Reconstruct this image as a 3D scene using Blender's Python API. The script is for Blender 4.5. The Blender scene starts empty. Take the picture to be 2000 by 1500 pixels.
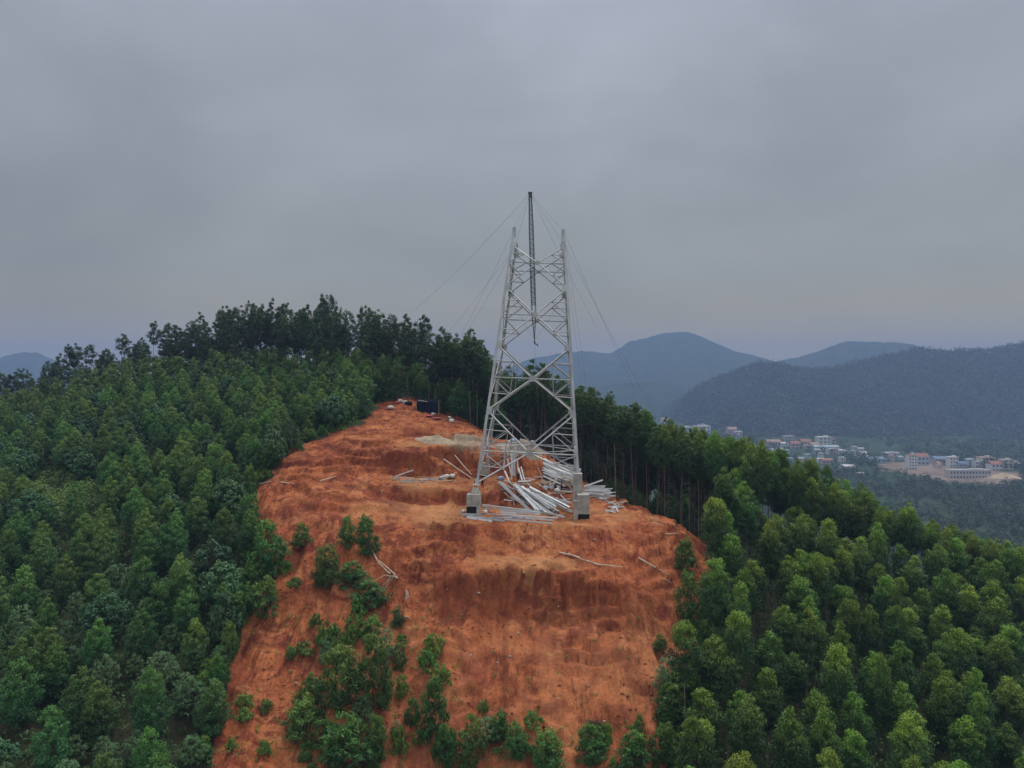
import bpy, bmesh, math, random
import numpy as np
from mathutils import Vector, Matrix

scene = bpy.context.scene
COL = scene.collection
R = math.radians

# ------------------------------------------------------------------ camera, world, sun, exposure
CZ, F = 19.0, 1370.0                      # camera height over the tower platform; focal length in pixels of a 2000 px wide frame
cam_d = bpy.data.cameras.new("camera")
cam = bpy.data.objects.new("camera", cam_d); COL.objects.link(cam)
cam.location = (0, 0, CZ)
cam.rotation_euler = (R(90 - 0.418), 0, 0)
cam_d.sensor_width = 36.0
cam_d.lens = F / 2000 * 36
cam_d.clip_start = 0.5
cam_d.clip_end = 30000
scene.camera = cam

SUN_EL, SUN_ROT = R(62), R(28)
world = bpy.data.worlds.new("World"); scene.world = world
world.use_nodes = True
wn, wl = world.node_tree.nodes, world.node_tree.links
wn.clear()
w_out = wn.new("ShaderNodeOutputWorld"); w_bg = wn.new("ShaderNodeBackground")
w_sky = wn.new("ShaderNodeTexSky"); w_sky.sky_type = 'NISHITA'; w_sky.sun_disc = False
w_sky.sun_elevation = SUN_EL; w_sky.sun_rotation = SUN_ROT
w_tc = wn.new("ShaderNodeTexCoord")
w_sep = wn.new("ShaderNodeSeparateXYZ"); wl.new(w_tc.outputs["Generated"], w_sep.inputs[0])
w_ramp = wn.new("ShaderNodeValToRGB")     # the overcast deck by sine of elevation: brightest overhead
cr = w_ramp.color_ramp
SKY = [(0.0, (0.62, 0.50, 0.26)), (0.05, (0.55, 0.455, 0.24)), (0.09, (0.450, 0.385, 0.225)), (0.14, (0.345, 0.340, 0.284)), (0.22, (0.345, 0.355, 0.345)),
       (0.34, (0.380, 0.404, 0.440)), (0.47, (0.418, 0.450, 0.508)), (0.62, (0.92, 0.94, 0.97)), (1.0, (1.66, 1.62, 1.57))]
cr.elements[0].position = 0; cr.elements[0].color = (*SKY[0][1], 1)
cr.elements[1].position = 1; cr.elements[1].color = (*SKY[-1][1], 1)
for p, c in SKY[1:-1]:
    e = cr.elements.new(p); e.color = (*c, 1)
wl.new(w_sep.outputs["Z"], w_ramp.inputs[0])
w_map = wn.new("ShaderNodeMapping"); w_map.inputs["Scale"].default_value = (1.5, 1.2, 3.0)
w_map.inputs["Rotation"].default_value = (0, R(14), 0)
wl.new(w_tc.outputs["Generated"], w_map.inputs[0])
w_no = wn.new("ShaderNodeTexNoise"); w_no.inputs["Scale"].default_value = 1.7; w_no.inputs["Detail"].default_value = 4.5
w_no.inputs["Roughness"].default_value = 0.5; w_no.inputs["Distortion"].default_value = 0.4
wl.new(w_map.outputs[0], w_no.inputs["Vector"])
w_mr = wn.new("ShaderNodeMapRange"); w_mr.inputs["From Min"].default_value = 0.3; w_mr.inputs["From Max"].default_value = 0.7
w_mr.inputs["To Min"].default_value = 0.84; w_mr.inputs["To Max"].default_value = 1.16
wl.new(w_no.outputs["Fac"], w_mr.inputs[0])
w_gx = wn.new("ShaderNodeMapRange"); w_gx.inputs["From Min"].default_value = -0.6; w_gx.inputs["From Max"].default_value = 0.6
w_gx.inputs["To Min"].default_value = 0.93; w_gx.inputs["To Max"].default_value = 1.12; wl.new(w_sep.outputs["X"], w_gx.inputs[0])
w_mm = wn.new("ShaderNodeMath"); w_mm.operation = 'MULTIPLY'; wl.new(w_gx.outputs[0], w_mm.inputs[0]); wl.new(w_mr.outputs[0], w_mm.inputs[1])
w_mul = wn.new("ShaderNodeMixRGB"); w_mul.blend_type = 'MULTIPLY'; w_mul.inputs[0].default_value = 1
wl.new(w_ramp.outputs[0], w_mul.inputs[1]); wl.new(w_mm.outputs[0], w_mul.inputs[2])
w_scale = wn.new("ShaderNodeMixRGB"); w_scale.blend_type = 'MULTIPLY'; w_scale.inputs[0].default_value = 1
w_scale.inputs[2].default_value = (0.07, 0.07, 0.07, 1)
wl.new(w_sky.outputs[0], w_scale.inputs[1])
w_mix = wn.new("ShaderNodeMixRGB"); w_mix.inputs[0].default_value = 0.93
wl.new(w_scale.outputs[0], w_mix.inputs[1]); wl.new(w_mul.outputs[0], w_mix.inputs[2])
wl.new(w_mix.outputs[0], w_bg.inputs[0]); w_bg.inputs[1].default_value = 1.0
wl.new(w_bg.outputs[0], w_out.inputs[0])

sun_d = bpy.data.lights.new("sun", 'SUN'); sun_d.energy = 1.5; sun_d.angle = R(18); sun_d.color = (1.0, 0.965, 0.91)
sun = bpy.data.objects.new("sun", sun_d); COL.objects.link(sun)
# sky rotation 0 = +Y, clockwise from above; the lamp shines from the same direction
sdir = Vector((math.sin(SUN_ROT) * math.cos(SUN_EL), math.cos(SUN_ROT) * math.cos(SUN_EL), math.sin(SUN_EL)))
sun.rotation_euler = sdir.to_track_quat('Z', 'Y').to_euler()
scene.view_settings.view_transform = 'Standard'; scene.view_settings.look = 'None'
scene.view_settings.exposure = 0.0; scene.view_settings.gamma = 1.0
try:
    scene.cycles.use_denoising = True
    scene.cycles.max_bounces = 8; scene.cycles.volume_bounces = 0
    scene.cycles.transparent_max_bounces = 8
except Exception:
    pass

# ------------------------------------------------------------------ helpers
def at(px, py, Y):
    """the point seen at pixel (px, py) of the 2000x1500 photograph at distance Y"""
    return Vector(((px - 1000) / F * Y, Y, CZ - (py - 740) / F * Y))

def tag(o, label=None, cat=None, group=None, kind=None):
    if label: o["label"] = label
    if cat: o["category"] = cat
    if group: o["group"] = group
    if kind: o["kind"] = kind
    return o

def link(name, mesh, parent=None, m=None):
    o = bpy.data.objects.new(name, mesh); COL.objects.link(o)
    if m is not None and mesh is not None and not mesh.materials: mesh.materials.append(m)
    if parent is not None: o.parent = parent
    return o

def empty(name, loc=(0, 0, 0), rz=0.0):
    o = bpy.data.objects.new(name, None); COL.objects.link(o)
    o.location = loc; o.rotation_euler = (0, 0, rz); o.empty_display_size = 0.2
    return o

def np_mesh(name, verts, faces, m=None, smooth=False, face_attrs=None, point_attrs=None):
    """verts (n,3); faces (k,3|4) -> mesh"""
    me = bpy.data.meshes.new(name)
    verts = np.asarray(verts, dtype=np.float32); faces = np.asarray(faces, dtype=np.int32)
    k, c = faces.shape
    me.vertices.add(len(verts)); me.vertices.foreach_set("co", verts.ravel())
    me.loops.add(k * c); me.loops.foreach_set("vertex_index", faces.ravel())
    me.polygons.add(k); me.polygons.foreach_set("loop_start", np.arange(0, k * c, c, dtype=np.int32))
    try: me.polygons.foreach_set("loop_total", np.full(k, c, dtype=np.int32))
    except Exception: pass
    if smooth: me.polygons.foreach_set("use_smooth", np.ones(k, dtype=bool))
    me.update(calc_edges=True)
    for d, dom in ((face_attrs, 'FACE'), (point_attrs, 'POINT')):
        for nm, arr in (d or {}).items():
            a = me.attributes.new(nm, 'FLOAT', dom); a.data.foreach_set("value", np.asarray(arr, dtype=np.float32))
    if m: me.materials.append(m)
    return me

class MB:
    """collects boxes, bars and tubes; build() links them as ONE mesh object"""
    def __init__(s): s.v, s.f = [], []
    def add(s, vs, fs):
        b = len(s.v); s.v += [tuple(v) for v in vs]; s.f += [tuple(i + b for i in f) for f in fs]; return s
    def box(s, c, size, rz=0.0, taper=1.0, M=None):
        x, y, z = (d / 2 for d in size); ca, sa = math.cos(rz), math.sin(rz); vs = []
        for k, t in ((-1, 1.0), (1, taper)):
            for a, b in ((-1, -1), (1, -1), (1, 1), (-1, 1)):
                lx, ly = a * x * t, b * y * t
                vs.append((c[0] + lx * ca - ly * sa, c[1] + lx * sa + ly * ca, c[2] + k * z))
        return s.add(vs, [(3, 2, 1, 0), (4, 5, 6, 7), (0, 1, 5, 4), (1, 2, 6, 5), (2, 3, 7, 6), (3, 0, 4, 7)])
    def tube(s, pts, rad, n=6, cap=True):
        pts = [Vector(p) for p in pts]; rad = [rad] * len(pts) if not hasattr(rad, '__len__') else rad
        vs, fs = [], []
        for i, p in enumerate(pts):
            d = (pts[min(i + 1, len(pts) - 1)] - pts[max(i - 1, 0)]).normalized()
            ref = Vector((1, 0, 0)) if abs(d.x) < 0.8 else Vector((0, 1, 0))
            u = d.cross(ref).normalized(); w = d.cross(u)
            for k in range(n):
                a = 2 * math.pi * k / n
                vs.append(p + (u * math.cos(a) + w * math.sin(a)) * rad[i])
        for i in range(len(pts) - 1):
            for k in range(n):
                fs.append((i * n + k, i * n + (k + 1) % n, (i + 1) * n + (k + 1) % n, (i + 1) * n + k))
        if cap:
            fs.append(tuple(range(n - 1, -1, -1))); fs.append(tuple(range((len(pts) - 1) * n, len(pts) * n)))
        return s.add(vs, fs)
    def angle(s, p0, p1, size, t=None, ref=None):
        """an L-section steel angle from p0 to p1; ref points towards the corner of the L"""
        p0, p1 = Vector(p0), Vector(p1); d = (p1 - p0).normalized(); t = t or size * 0.16
        ref = Vector(ref) if ref is not None else Vector((0, -1, 0.35))
        if abs(d.dot(ref.normalized())) > 0.95: ref = Vector((1, 0, 0.2))
        a = (ref - d * ref.dot(d)).normalized(); b = d.cross(a)
        e1, e2 = (a + b).normalized(), (a - b).normalized()          # the two flange directions run back from the corner
        prof = [(0, 0), (1, 0), (1, t / size), (t / size, t / size), (t / size, 1), (0, 1)]
        vs = []
        for p in (p0, p1):
            for x, y in prof: vs.append(p + a * size * 0.35 - e1 * x * size - e2 * y * size)
        fs = [tuple((i, (i + 1) % 6, 6 + (i + 1) % 6, 6 + i)) for i in range(6)] + [(5, 4, 3, 2, 1, 0), (6, 7, 8, 9, 10, 11)]
        return s.add(vs, fs)
    def mesh(s, name, m=None, smooth=False):
        me = bpy.data.meshes.new(name); me.from_pydata(s.v, [], s.f); me.update()
        bm = bmesh.new(); bm.from_mesh(me); bmesh.ops.recalc_face_normals(bm, faces=bm.faces); bm.to_mesh(me); bm.free()
        if smooth:
            for p in me.polygons: p.use_smooth = True
        if m: me.materials.append(m)
        return me
    def build(s, name, m=None, parent=None, smooth=False):
        return link(name, s.mesh(name, m, smooth), parent)

# --- value noise in numpy
_rs = np.random.RandomState(7)
_TAB = _rs.rand(256, 256)
def vnoise(x, y):
    xi, yi = np.floor(x).astype(int), np.floor(y).astype(int); fx, fy = x - xi, y - yi
    fx, fy = fx * fx * (3 - 2 * fx), fy * fy * (3 - 2 * fy)
    g = lambda a, b: _TAB[a & 255, b & 255]
    return (g(xi, yi) * (1 - fx) + g(xi + 1, yi) * fx) * (1 - fy) + (g(xi, yi + 1) * (1 - fx) + g(xi + 1, yi + 1) * fx) * fy
def fbm(x, y, oct=4, gain=0.5):
    s, a, t = 0, 1.0, 0
    for k in range(oct):
        s = s + a * (vnoise(x + 17.3 * k, y + 9.1 * k) - 0.5); t += a; a *= gain; x, y = x * 2.03, y * 2.03
    return 2 * s / t
def smooth(a, b, x):
    t = np.clip((x - a) / (b - a), 0, 1); return t * t * (3 - 2 * t)

# ------------------------------------------------------------------ materials
def new_mat(name):
    m = bpy.data.materials.new(name); m.use_nodes = True
    nt = m.node_tree; nt.nodes.clear()
    return m, nt.nodes, nt.links

def simple(name, color, rough=0.7, metal=0.0, var=0.15, scale=6.0, bump=0.0):
    m, n, l = new_mat(name)
    o = n.new("ShaderNodeOutputMaterial"); b = n.new("ShaderNodeBsdfPrincipled"); l.new(b.outputs[0], o.inputs[0])
    tc = n.new("ShaderNodeTexCoord"); no = n.new("ShaderNodeTexNoise"); no.inputs["Scale"].default_value = scale; no.inputs["Detail"].default_value = 5
    l.new(tc.outputs["Object"], no.inputs["Vector"])
    r = n.new("ShaderNodeValToRGB")
    r.color_ramp.elements[0].position = 0.3; r.color_ramp.elements[1].position = 0.7
    r.color_ramp.elements[0].color = (*[max(0, c * (1 - var)) for c in color], 1)
    r.color_ramp.elements[1].color = (*[min(1, c * (1 + var)) for c in color], 1)
    l.new(no.outputs["Fac"], r.inputs[0]); l.new(r.outputs[0], b.inputs["Base Color"])
    b.inputs["Roughness"].default_value = rough; b.inputs["Metallic"].default_value = metal
    if rough > .78 or max(color) < .04: b.inputs["Specular IOR Level"].default_value = 0.12
    if bump:
        bp = n.new("ShaderNodeBump"); bp.inputs["Strength"].default_value = bump; bp.inputs["Distance"].default_value = 0.05
        l.new(no.outputs["Fac"], bp.inputs["Height"]); l.new(bp.outputs[0], b.inputs["Normal"])
    return m

def leaf_mat(name, mature, mature2, young, trans=0.14, rough=0.5, spec=0.25):
    """leaves: a per-leaf tint, fresh growth where the crown carries it, and a spread between trees"""
    m, n, l = new_mat(name)
    o = n.new("ShaderNodeOutputMaterial"); b = n.new("ShaderNodeBsdfPrincipled")
    t = n.new("ShaderNodeAttribute"); t.attribute_name = "tint"
    y = n.new("ShaderNodeAttribute"); y.attribute_name = "young"
    oi = n.new("ShaderNodeObjectInfo")
    mx = n.new("ShaderNodeMixRGB"); mx.inputs[1].default_value = (*mature, 1); mx.inputs[2].default_value = (*mature2, 1)
    l.new(t.outputs["Fac"], mx.inputs[0])
    my = n.new("ShaderNodeMixRGB"); my.inputs[2].default_value = (*young, 1)
    l.new(y.outputs["Fac"], my.inputs[0]); l.new(mx.outputs[0], my.inputs[1])
    hs = n.new("ShaderNodeHueSaturation")
    mr = n.new("ShaderNodeMapRange"); mr.inputs["To Min"].default_value = 0.72; mr.inputs["To Max"].default_value = 1.3
    l.new(oi.outputs["Random"], mr.inputs[0]); l.new(mr.outputs[0], hs.inputs["Value"])
    wv = n.new("ShaderNodeTexWhiteNoise"); wv.noise_dimensions = '1D'; l.new(oi.outputs["Random"], wv.inputs["W"])
    mh = n.new("ShaderNodeMapRange"); mh.inputs["To Min"].default_value = 0.475; mh.inputs["To Max"].default_value = 0.525
    l.new(wv.outputs["Value"], mh.inputs[0]); l.new(mh.outputs[0], hs.inputs["Hue"])
    l.new(my.outputs[0], hs.inputs["Color"])
    l.new(hs.outputs[0], b.inputs["Base Color"]); b.inputs["Roughness"].default_value = rough
    b.inputs["Specular IOR Level"].default_value = spec
    tr = n.new("ShaderNodeBsdfTranslucent"); l.new(hs.outputs[0], tr.inputs[0])
    ms = n.new("ShaderNodeMixShader"); ms.inputs[0].default_value = trans
    l.new(b.outputs[0], ms.inputs[1]); l.new(tr.outputs[0], ms.inputs[2]); l.new(ms.outputs[0], o.inputs[0])
    return m

M_euc = leaf_mat("eucalyptus_leaf", (0.026, 0.070, 0.026), (0.056, 0.130, 0.040), (0.255, 0.400, 0.042))
M_young = leaf_mat("plantation_leaf", (0.030, 0.090, 0.034), (0.068, 0.172, 0.054), (0.220, 0.370, 0.055))
M_broad = leaf_mat("broad_leaf", (0.032, 0.092, 0.044), (0.060, 0.150, 0.066), (0.13, 0.25, 0.08))
M_ridge = leaf_mat("ridge_leaf", (0.022, 0.054, 0.022), (0.040, 0.084, 0.030), (0.085, 0.150, 0.036))
M_slim = leaf_mat("forest_leaf", (0.022, 0.060, 0.020), (0.040, 0.096, 0.030), (0.15, 0.260, 0.036))
M_sap = leaf_mat("sapling_leaf", (0.036, 0.098, 0.030), (0.082, 0.190, 0.046), (0.230, 0.370, 0.060))
M_under = leaf_mat("undergrowth_leaf", (0.026, 0.066, 0.024), (0.056, 0.120, 0.036), (0.095, 0.190, 0.042))
M_far = leaf_mat("far_leaf", (0.020, 0.048, 0.018), (0.038, 0.080, 0.028), (0.07, 0.125, 0.035))
M_whorl = leaf_mat("whorled_leaf", (0.036, 0.090, 0.036), (0.070, 0.150, 0.060), (0.13, 0.23, 0.09))
M_hillwood = leaf_mat("hillside_leaf", (0.028, 0.054, 0.026), (0.046, 0.078, 0.038), (0.058, 0.095, 0.045))
M_dead = leaf_mat("dry_leaf", (0.11, 0.075, 0.045), (0.17, 0.125, 0.075), (0.1, 0.11, 0.05))
M_trunk = simple("pale_bark", (0.20, 0.165, 0.125), 0.85, var=0.35, scale=1.2)
M_midtrunk = simple("grey_bark", (0.125, 0.105, 0.082), 0.88, var=0.5, scale=0.6)
M_darktrunk = simple("dark_bark", (0.085, 0.068, 0.052), 0.9, var=0.35, scale=1.5)
M_galv = simple("galvanised_steel", (0.53, 0.56, 0.58), 0.45, 0.45, 0.22, .45)
M_galv2 = simple("galvanised_steel_dull", (0.40, 0.42, 0.435), 0.55, 0.3, 0.14, 1.5)
M_pack = simple("bundled_steel", (0.58, 0.60, 0.61), 0.5, 0.2, 0.14, 1.0)
M_mast = simple("painted_mast_steel", (0.10, 0.10, 0.115), 0.6, 0.2, 0.3, 2)
M_rope = simple("steel_rope", (0.20, 0.205, 0.215), 0.6, 0.3, 0.1, 3)
M_conc = simple("cast_concrete", (0.40, 0.395, 0.365), 0.9, 0, 0.28, 1.1, 0.3)
M_tar = simple("bitumen_coat", (0.014, 0.015, 0.016), 0.6, 0, 0.5, 3)
M_wood = simple("weathered_timber", (0.42, 0.33, 0.24), 0.85, 0, 0.22, 4)
M_palewood = simple("peeled_pole", (0.55, 0.47, 0.37), 0.8, 0, 0.2, 4)
M_tarp = simple("navy_tarpaulin", (0.006, 0.011, 0.024), 0.8, 0, 0.3, 1.5)
M_sand = simple("heaped_sand", (0.36, 0.29, 0.21), 0.95, 0, 0.14, 1.5, 0.4)
M_rubble = simple("grey_rubble", (0.33, 0.29, 0.25), 0.9, 0, 0.3, 3, 0.5)
M_whitebag = simple("white_sack", (0.62, 0.60, 0.57), 0.8, 0, 0.12, 5)
M_redcloth = simple("red_sheeting", (0.42, 0.085, 0.08), 0.75, 0, 0.2, 3)
M_blueplastic = simple("pale_blue_plastic", (0.30, 0.42, 0.56), 0.5, 0, 0.1, 3)
M_orange = simple("orange_plastic", (0.55, 0.20, 0.04), 0.6, 0, 0.1, 3)

def soil_material():
    m, n, l = new_mat("hillside_ground")
    o = n.new("ShaderNodeOutputMaterial"); b = n.new("ShaderNodeBsdfPrincipled"); l.new(b.outputs[0], o.inputs[0])
    tc = n.new("ShaderNodeTexCoord"); OB = tc.outputs["Object"]
    def noise(scale, detail=5, rough=0.55, mapping=None, dist=0.0):
        t = n.new("ShaderNodeTexNoise"); t.inputs["Scale"].default_value = scale; t.inputs["Detail"].default_value = detail
        t.inputs["Roughness"].default_value = rough; t.inputs["Distortion"].default_value = dist
        if mapping:
            mp = n.new("ShaderNodeMapping"); mp.inputs["Scale"].default_value = mapping; l.new(OB, mp.inputs[0]); l.new(mp.outputs[0], t.inputs["Vector"])
        else: l.new(OB, t.inputs["Vector"])
        return t.outputs["Fac"]
    def ramp(fac, stops):
        r = n.new("ShaderNodeValToRGB"); e = r.color_ramp.elements
        while len(e) < len(stops): e.new(0.5)
        for el, (p, c) in zip(e, stops): el.position = p; el.color = (*c, 1)
        l.new(fac, r.inputs[0]); return r.outputs[0]
    def mix(fac, a, c, mode='MIX'):
        x = n.new("ShaderNodeMixRGB"); x.blend_type = mode
        for i, v in ((0, fac), (1, a), (2, c)):
            if isinstance(v, (int, float)): x.inputs[i].default_value = v
            elif isinstance(v, tuple): x.inputs[i].default_value = (*v, 1)
            else: l.new(v, x.inputs[i])
        return x.outputs[0]
    def attr(nm):
        a = n.new("ShaderNodeAttribute"); a.attribute_name = nm; return a.outputs["Fac"]
    big = noise(0.085, 5, 0.62, None, 0.6); mid = noise(0.42, 6, 0.66, None, 0.5); fine = noise(2.6, 6, 0.7)
    rill = noise(1.0, 6, 0.68, (1.9, 0.11, 0.16), 0.5)
    cut = attr("cut")
    red = ramp(big, [(0.34, (0.235, 0.070, 0.032)), (0.46, (0.385, 0.128, 0.050)), (0.55, (0.450, 0.170, 0.066)), (0.66, (0.540, 0.250, 0.105))])
    tan = noise(0.16, 5, 0.6, (1, .55, 1), 1.2)
    red = mix(ramp(tan, [(0.54, (0, 0, 0)), (0.64, (.65, .65, .65))]), red, (0.520, 0.235, 0.098))
    mar = noise(0.23, 6, 0.66, None, 1.4)
    red = mix(ramp(mar, [(0.42, (.95, .95, .95)), (0.52, (0, 0, 0))]), red, (0.205, 0.056, 0.030))
    def mul(fac, lo, hi, a, b): return mix(1.0, red, ramp(fac, [(lo, (a, a * .96, a * .92)), (hi, (b, b, b))]), 'MULTIPLY')
    red = mul(mid, 0.36, 0.60, 0.70, 1.12)
    red = mul(fine, 0.36, 0.62, 0.72, 1.16)
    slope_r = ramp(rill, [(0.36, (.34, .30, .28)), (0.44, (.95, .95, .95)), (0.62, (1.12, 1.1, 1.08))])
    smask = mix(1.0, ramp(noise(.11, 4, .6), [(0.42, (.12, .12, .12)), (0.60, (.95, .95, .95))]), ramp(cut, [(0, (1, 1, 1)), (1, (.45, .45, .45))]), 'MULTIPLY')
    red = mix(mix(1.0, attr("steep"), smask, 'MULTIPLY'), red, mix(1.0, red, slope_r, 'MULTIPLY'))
    scr = noise(1.0, 5, 0.7, (2.6, .42, .9), 1.6)
    red = mix(ramp(scr, [(0.34, (.6, .6, .6)), (0.41, (0, 0, 0))]), red, (0.16, 0.048, 0.028))
    red = mix(ramp(scr, [(0.61, (0, 0, 0)), (0.68, (.5, .5, .5))]), red, (0.54, 0.26, 0.125))
    clod = noise(1.3, 4, 0.75, None, .8)
    red = mix(ramp(clod, [(0.36, (.7, .7, .7)), (0.42, (0, 0, 0))]), red, (0.125, 0.040, 0.024))
    red = mix(ramp(clod, [(0.64, (0, 0, 0)), (0.70, (.45, .45, .45))]), red, (0.56, 0.300, 0.150))
    red = mix(mix(1.0, attr("low"), ramp(tan, [(0.40, (.15, .15, .15)), (0.52, (.8, .8, .8))]), 'MULTIPLY'), red, mix(0.5, red, (0.50, 0.205, 0.090)))
    # crumbly cut faces: fresher, deeper red subsoil
    cut = attr("cut")
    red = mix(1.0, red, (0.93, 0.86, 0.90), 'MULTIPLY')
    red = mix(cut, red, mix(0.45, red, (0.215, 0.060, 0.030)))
    # pale trodden yellow subsoil on the flat work areas
    red = mix(attr("pale"), red, mix(0.6, red, ramp(mid, [(0.3, (0.40, 0.185, 0.075)), (0.7, (0.50, 0.27, 0.125))])))
    red = mix(attr("grey"), red, ramp(fine, [(0.3, (0.20, 0.15, 0.105)), (0.7, (0.36, 0.285, 0.205))]))
    floor_ = ramp(mid, [(0.30, (0.020, 0.030, 0.014)), (0.5, (0.035, 0.045, 0.020)), (0.7, (0.070, 0.058, 0.034))])
    valley = ramp(noise(0.012, 8, 0.65), [(0.35, (0.018, 0.042, 0.016)), (0.54, (0.030, 0.062, 0.024)), (0.72, (0.075, 0.085, 0.045))])
    green = mix(attr("far"), floor_, valley)
    edge = n.new("ShaderNodeMath"); edge.operation = 'ADD'; l.new(attr("bare"), edge.inputs[0])
    em = n.new("ShaderNodeMapRange"); em.inputs["To Min"].default_value = -0.35; em.inputs["To Max"].default_value = 0.35; l.new(mid, em.inputs[0])
    l.new(em.outputs[0], edge.inputs[1])
    es = n.new("ShaderNodeMapRange"); es.inputs["From Min"].default_value = 0.42; es.inputs["From Max"].default_value = 0.58; l.new(edge.outputs[0], es.inputs[0])
    col = mix(es.outputs[0], green, red)
    col = mix(attr("yard"), col, ramp(noise(0.03, 8, 0.7), [(0.38, (0.15, 0.115, 0.092)), (0.66, (0.31, 0.25, 0.205))]))
    l.new(col, b.inputs["Base Color"]); b.inputs["Roughness"].default_value = 0.95; b.inputs["Specular IOR Level"].default_value = 0.15
    bp = n.new("ShaderNodeBump"); bp.inputs["Strength"].default_value = 0.9; bp.inputs["Distance"].default_value = 0.35
    hsum = mix(0.5, fine, mix(0.5, mid, rill)); l.new(hsum, bp.inputs["Height"]); l.new(bp.outputs[0], b.inputs["Normal"])
    return m
M_ground = soil_material()

# ------------------------------------------------------------------ terrain
# profiles of the hill along lines of sight: (pixel column, [(distance, height over the tower platform), ...])
VAL = -112.0
ST = [
 (-500, [(30,-30),(55,-23),(75,-18),(100,-14),(130,-10),(160,-6),(185,-4),(230,-14),(300,-38),(420,VAL)]),
 (0,    [(30,-30),(40,-26),(55,-19.5),(75,-13),(100,-7.5),(130,-1.5),(160,5),(175,7.5),(190,8),(230,-5),(300,-32),(420,VAL)]),
 (300,  [(30,-32),(40,-27),(55,-19.8),(75,-11.5),(100,-4.2),(130,3),(160,11),(180,17),(195,18.5),(220,14),(300,-22),(420,VAL)]),
 (480,  [(30,-36),(40,-30.5),(55,-22.5),(66,-17.5),(75,-12.5),(85,-6.8),(95,-2),(105,1.5),(120,5),(140,9.5),(160,14),(185,20),(200,20.5),(230,14),(300,-20),(420,VAL)]),
 (560,  [(30,-38),(40,-33),(55,-25),(66,-19),(75,-13.5),(85,-7),(95,-1),(103,3),(112,6.5),(122,8.5),(140,11.5),(160,15),(180,19),(200,20.5),(230,14),(300,-20),(420,VAL)]),
 (700,  [(30,-40),(40,-34.5),(55,-25.5),(66,-18.8),(75,-13.2),(85,-6.6),(92,-1.8),(97,.3),(104,2.5),(108,3.2),(112,5),(118,8.2),(125,9.5),(135,11),(150,13.6),(165,16.5),(185,19.5),(200,20),(230,13),(300,-22),(420,VAL)]),
 (800,  [(30,-41),(40,-35.5),(55,-26),(66,-18.8),(75,-13.3),(84,-7),(87.5,-3.6),(93,-.6),(95,0),(103.9,.3),(104.6,2.3),(105.1,2.6),(112,3.2),(112.9,4.2),(113.6,7.6),(114.2,8.1),(120,8.6),(126,9.3),(138,11.6),(150,13.8),(165,15.8),(185,17),(200,16),(230,8),(300,-28),(420,VAL)]),
 (900,  [(30,-42),(40,-36.5),(55,-26.5),(66,-18.7),(75,-13),(81.6,-8.8),(83.1,-7.0),(83.9,-4.4),(84.3,-4.1),(88,-3.3),(93,-.2),(95,0),(104.3,.2),(105.0,2.2),(105.5,2.5),(114,3.1),(114.9,4.0),(115.6,7.2),(116.2,7.7),(122,8.2),(126,8.6),(140,10),(150,10.5),(165,10),(200,5),(260,-18),(320,-48),(440,VAL)]),
 (1040, [(30,-43),(40,-37.5),(55,-27),(66,-18.6),(75,-13),(81.5,-9.2),(83.1,-6.9),(83.9,-3.7),(84.2,-3.4),(88,-3),(93,0),(105.5,.5),(107,2.2),(114,3),(116,5.5),(118.5,8),(124,8.2),(130,6),(150,1),(200,-15),(300,-52),(440,VAL)]),
 (1130, [(30,-43),(40,-37.5),(55,-27),(66,-18.8),(75,-13.2),(81.5,-9.4),(83.1,-7.1),(83.9,-4.1),(84.2,-3.8),(88,-3.2),(93,-.5),(97,-.5),(108,.5),(114,1.5),(118,1.8),(122,1),(130,-3),(150,-9),(200,-25),(300,-62),(440,VAL)]),
 (1220, [(30,-43),(40,-37),(55,-27),(66,-18.8),(75,-13.4),(81.5,-9.6),(84.3,-5.2),(88,-3.8),(93,-1.5),(97,-.8),(108,-.5),(112,-.3),(116,-1.5),(124,-5),(150,-13),(200,-30),(300,-66),(440,VAL)]),
 (1320, [(30,-42),(40,-36.5),(55,-27),(66,-19.2),(75,-14.4),(81,-11),(85,-8),(89,-6),(94,-3.8),(100,-2),(104,-1.8),(110,-4),(130,-11.5),(160,-19),(200,-32),(300,-70),(440,VAL)]),
 (1400, [(30,-41),(40,-36),(55,-27.5),(66,-20.8),(75,-16.5),(85,-12),(95,-8.5),(105,-7.5),(115,-8.5),(130,-13),(160,-24),(200,-38),(300,-75),(440,VAL)]),
 (1550, [(30,-40),(40,-35),(55,-28),(75,-19.5),(95,-13.5),(110,-11.3),(120,-12.5),(140,-20),(180,-37),(250,-64),(330,-78),(440,VAL)]),
 (1700, [(30,-39),(40,-34.5),(55,-28.5),(75,-22),(95,-16.5),(111,-14),(121,-15.5),(140,-24),(180,-42),(250,-66),(330,-79),(440,VAL)]),
 (2000, [(30,-40),(40,-36.5),(55,-31),(75,-25.5),(95,-21.5),(108,-20),(120,-22),(150,-33),(200,-52),(260,-70),(330,-79),(440,VAL)]),
 (2500, [(30,-44),(40,-40),(75,-32),(108,-29),(150,-43),(200,-60),(300,-79),(440,VAL)]),
]
SPX = np.array([s[0] for s in ST], float)
def _raw(X, Y):
    Yc = np.clip(Y, 30, 1e9)
    P = np.stack([np.interp(Yc, [a for a, _ in pr], [b for _, b in pr]) for _, pr in ST])   # stations x points
    tot = 0
    for dx in (-2.4, -1.2, 0, 1.2, 2.4):
        px = np.clip(1000 + F * (X + dx) / Yc, SPX[0], SPX[-1] - 1e-6)
        i = np.clip(np.searchsorted(SPX, px, side='right') - 1, 0, len(SPX) - 2)
        t = (px - SPX[i]) / (SPX[i + 1] - SPX[i]); t = t * t * (3 - 2 * t) * 0.5 + t * 0.5
        idx = np.arange(len(X)); tot = tot + P[i, idx] * (1 - t) + P[i + 1, idx] * t
    return tot / 5
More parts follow.
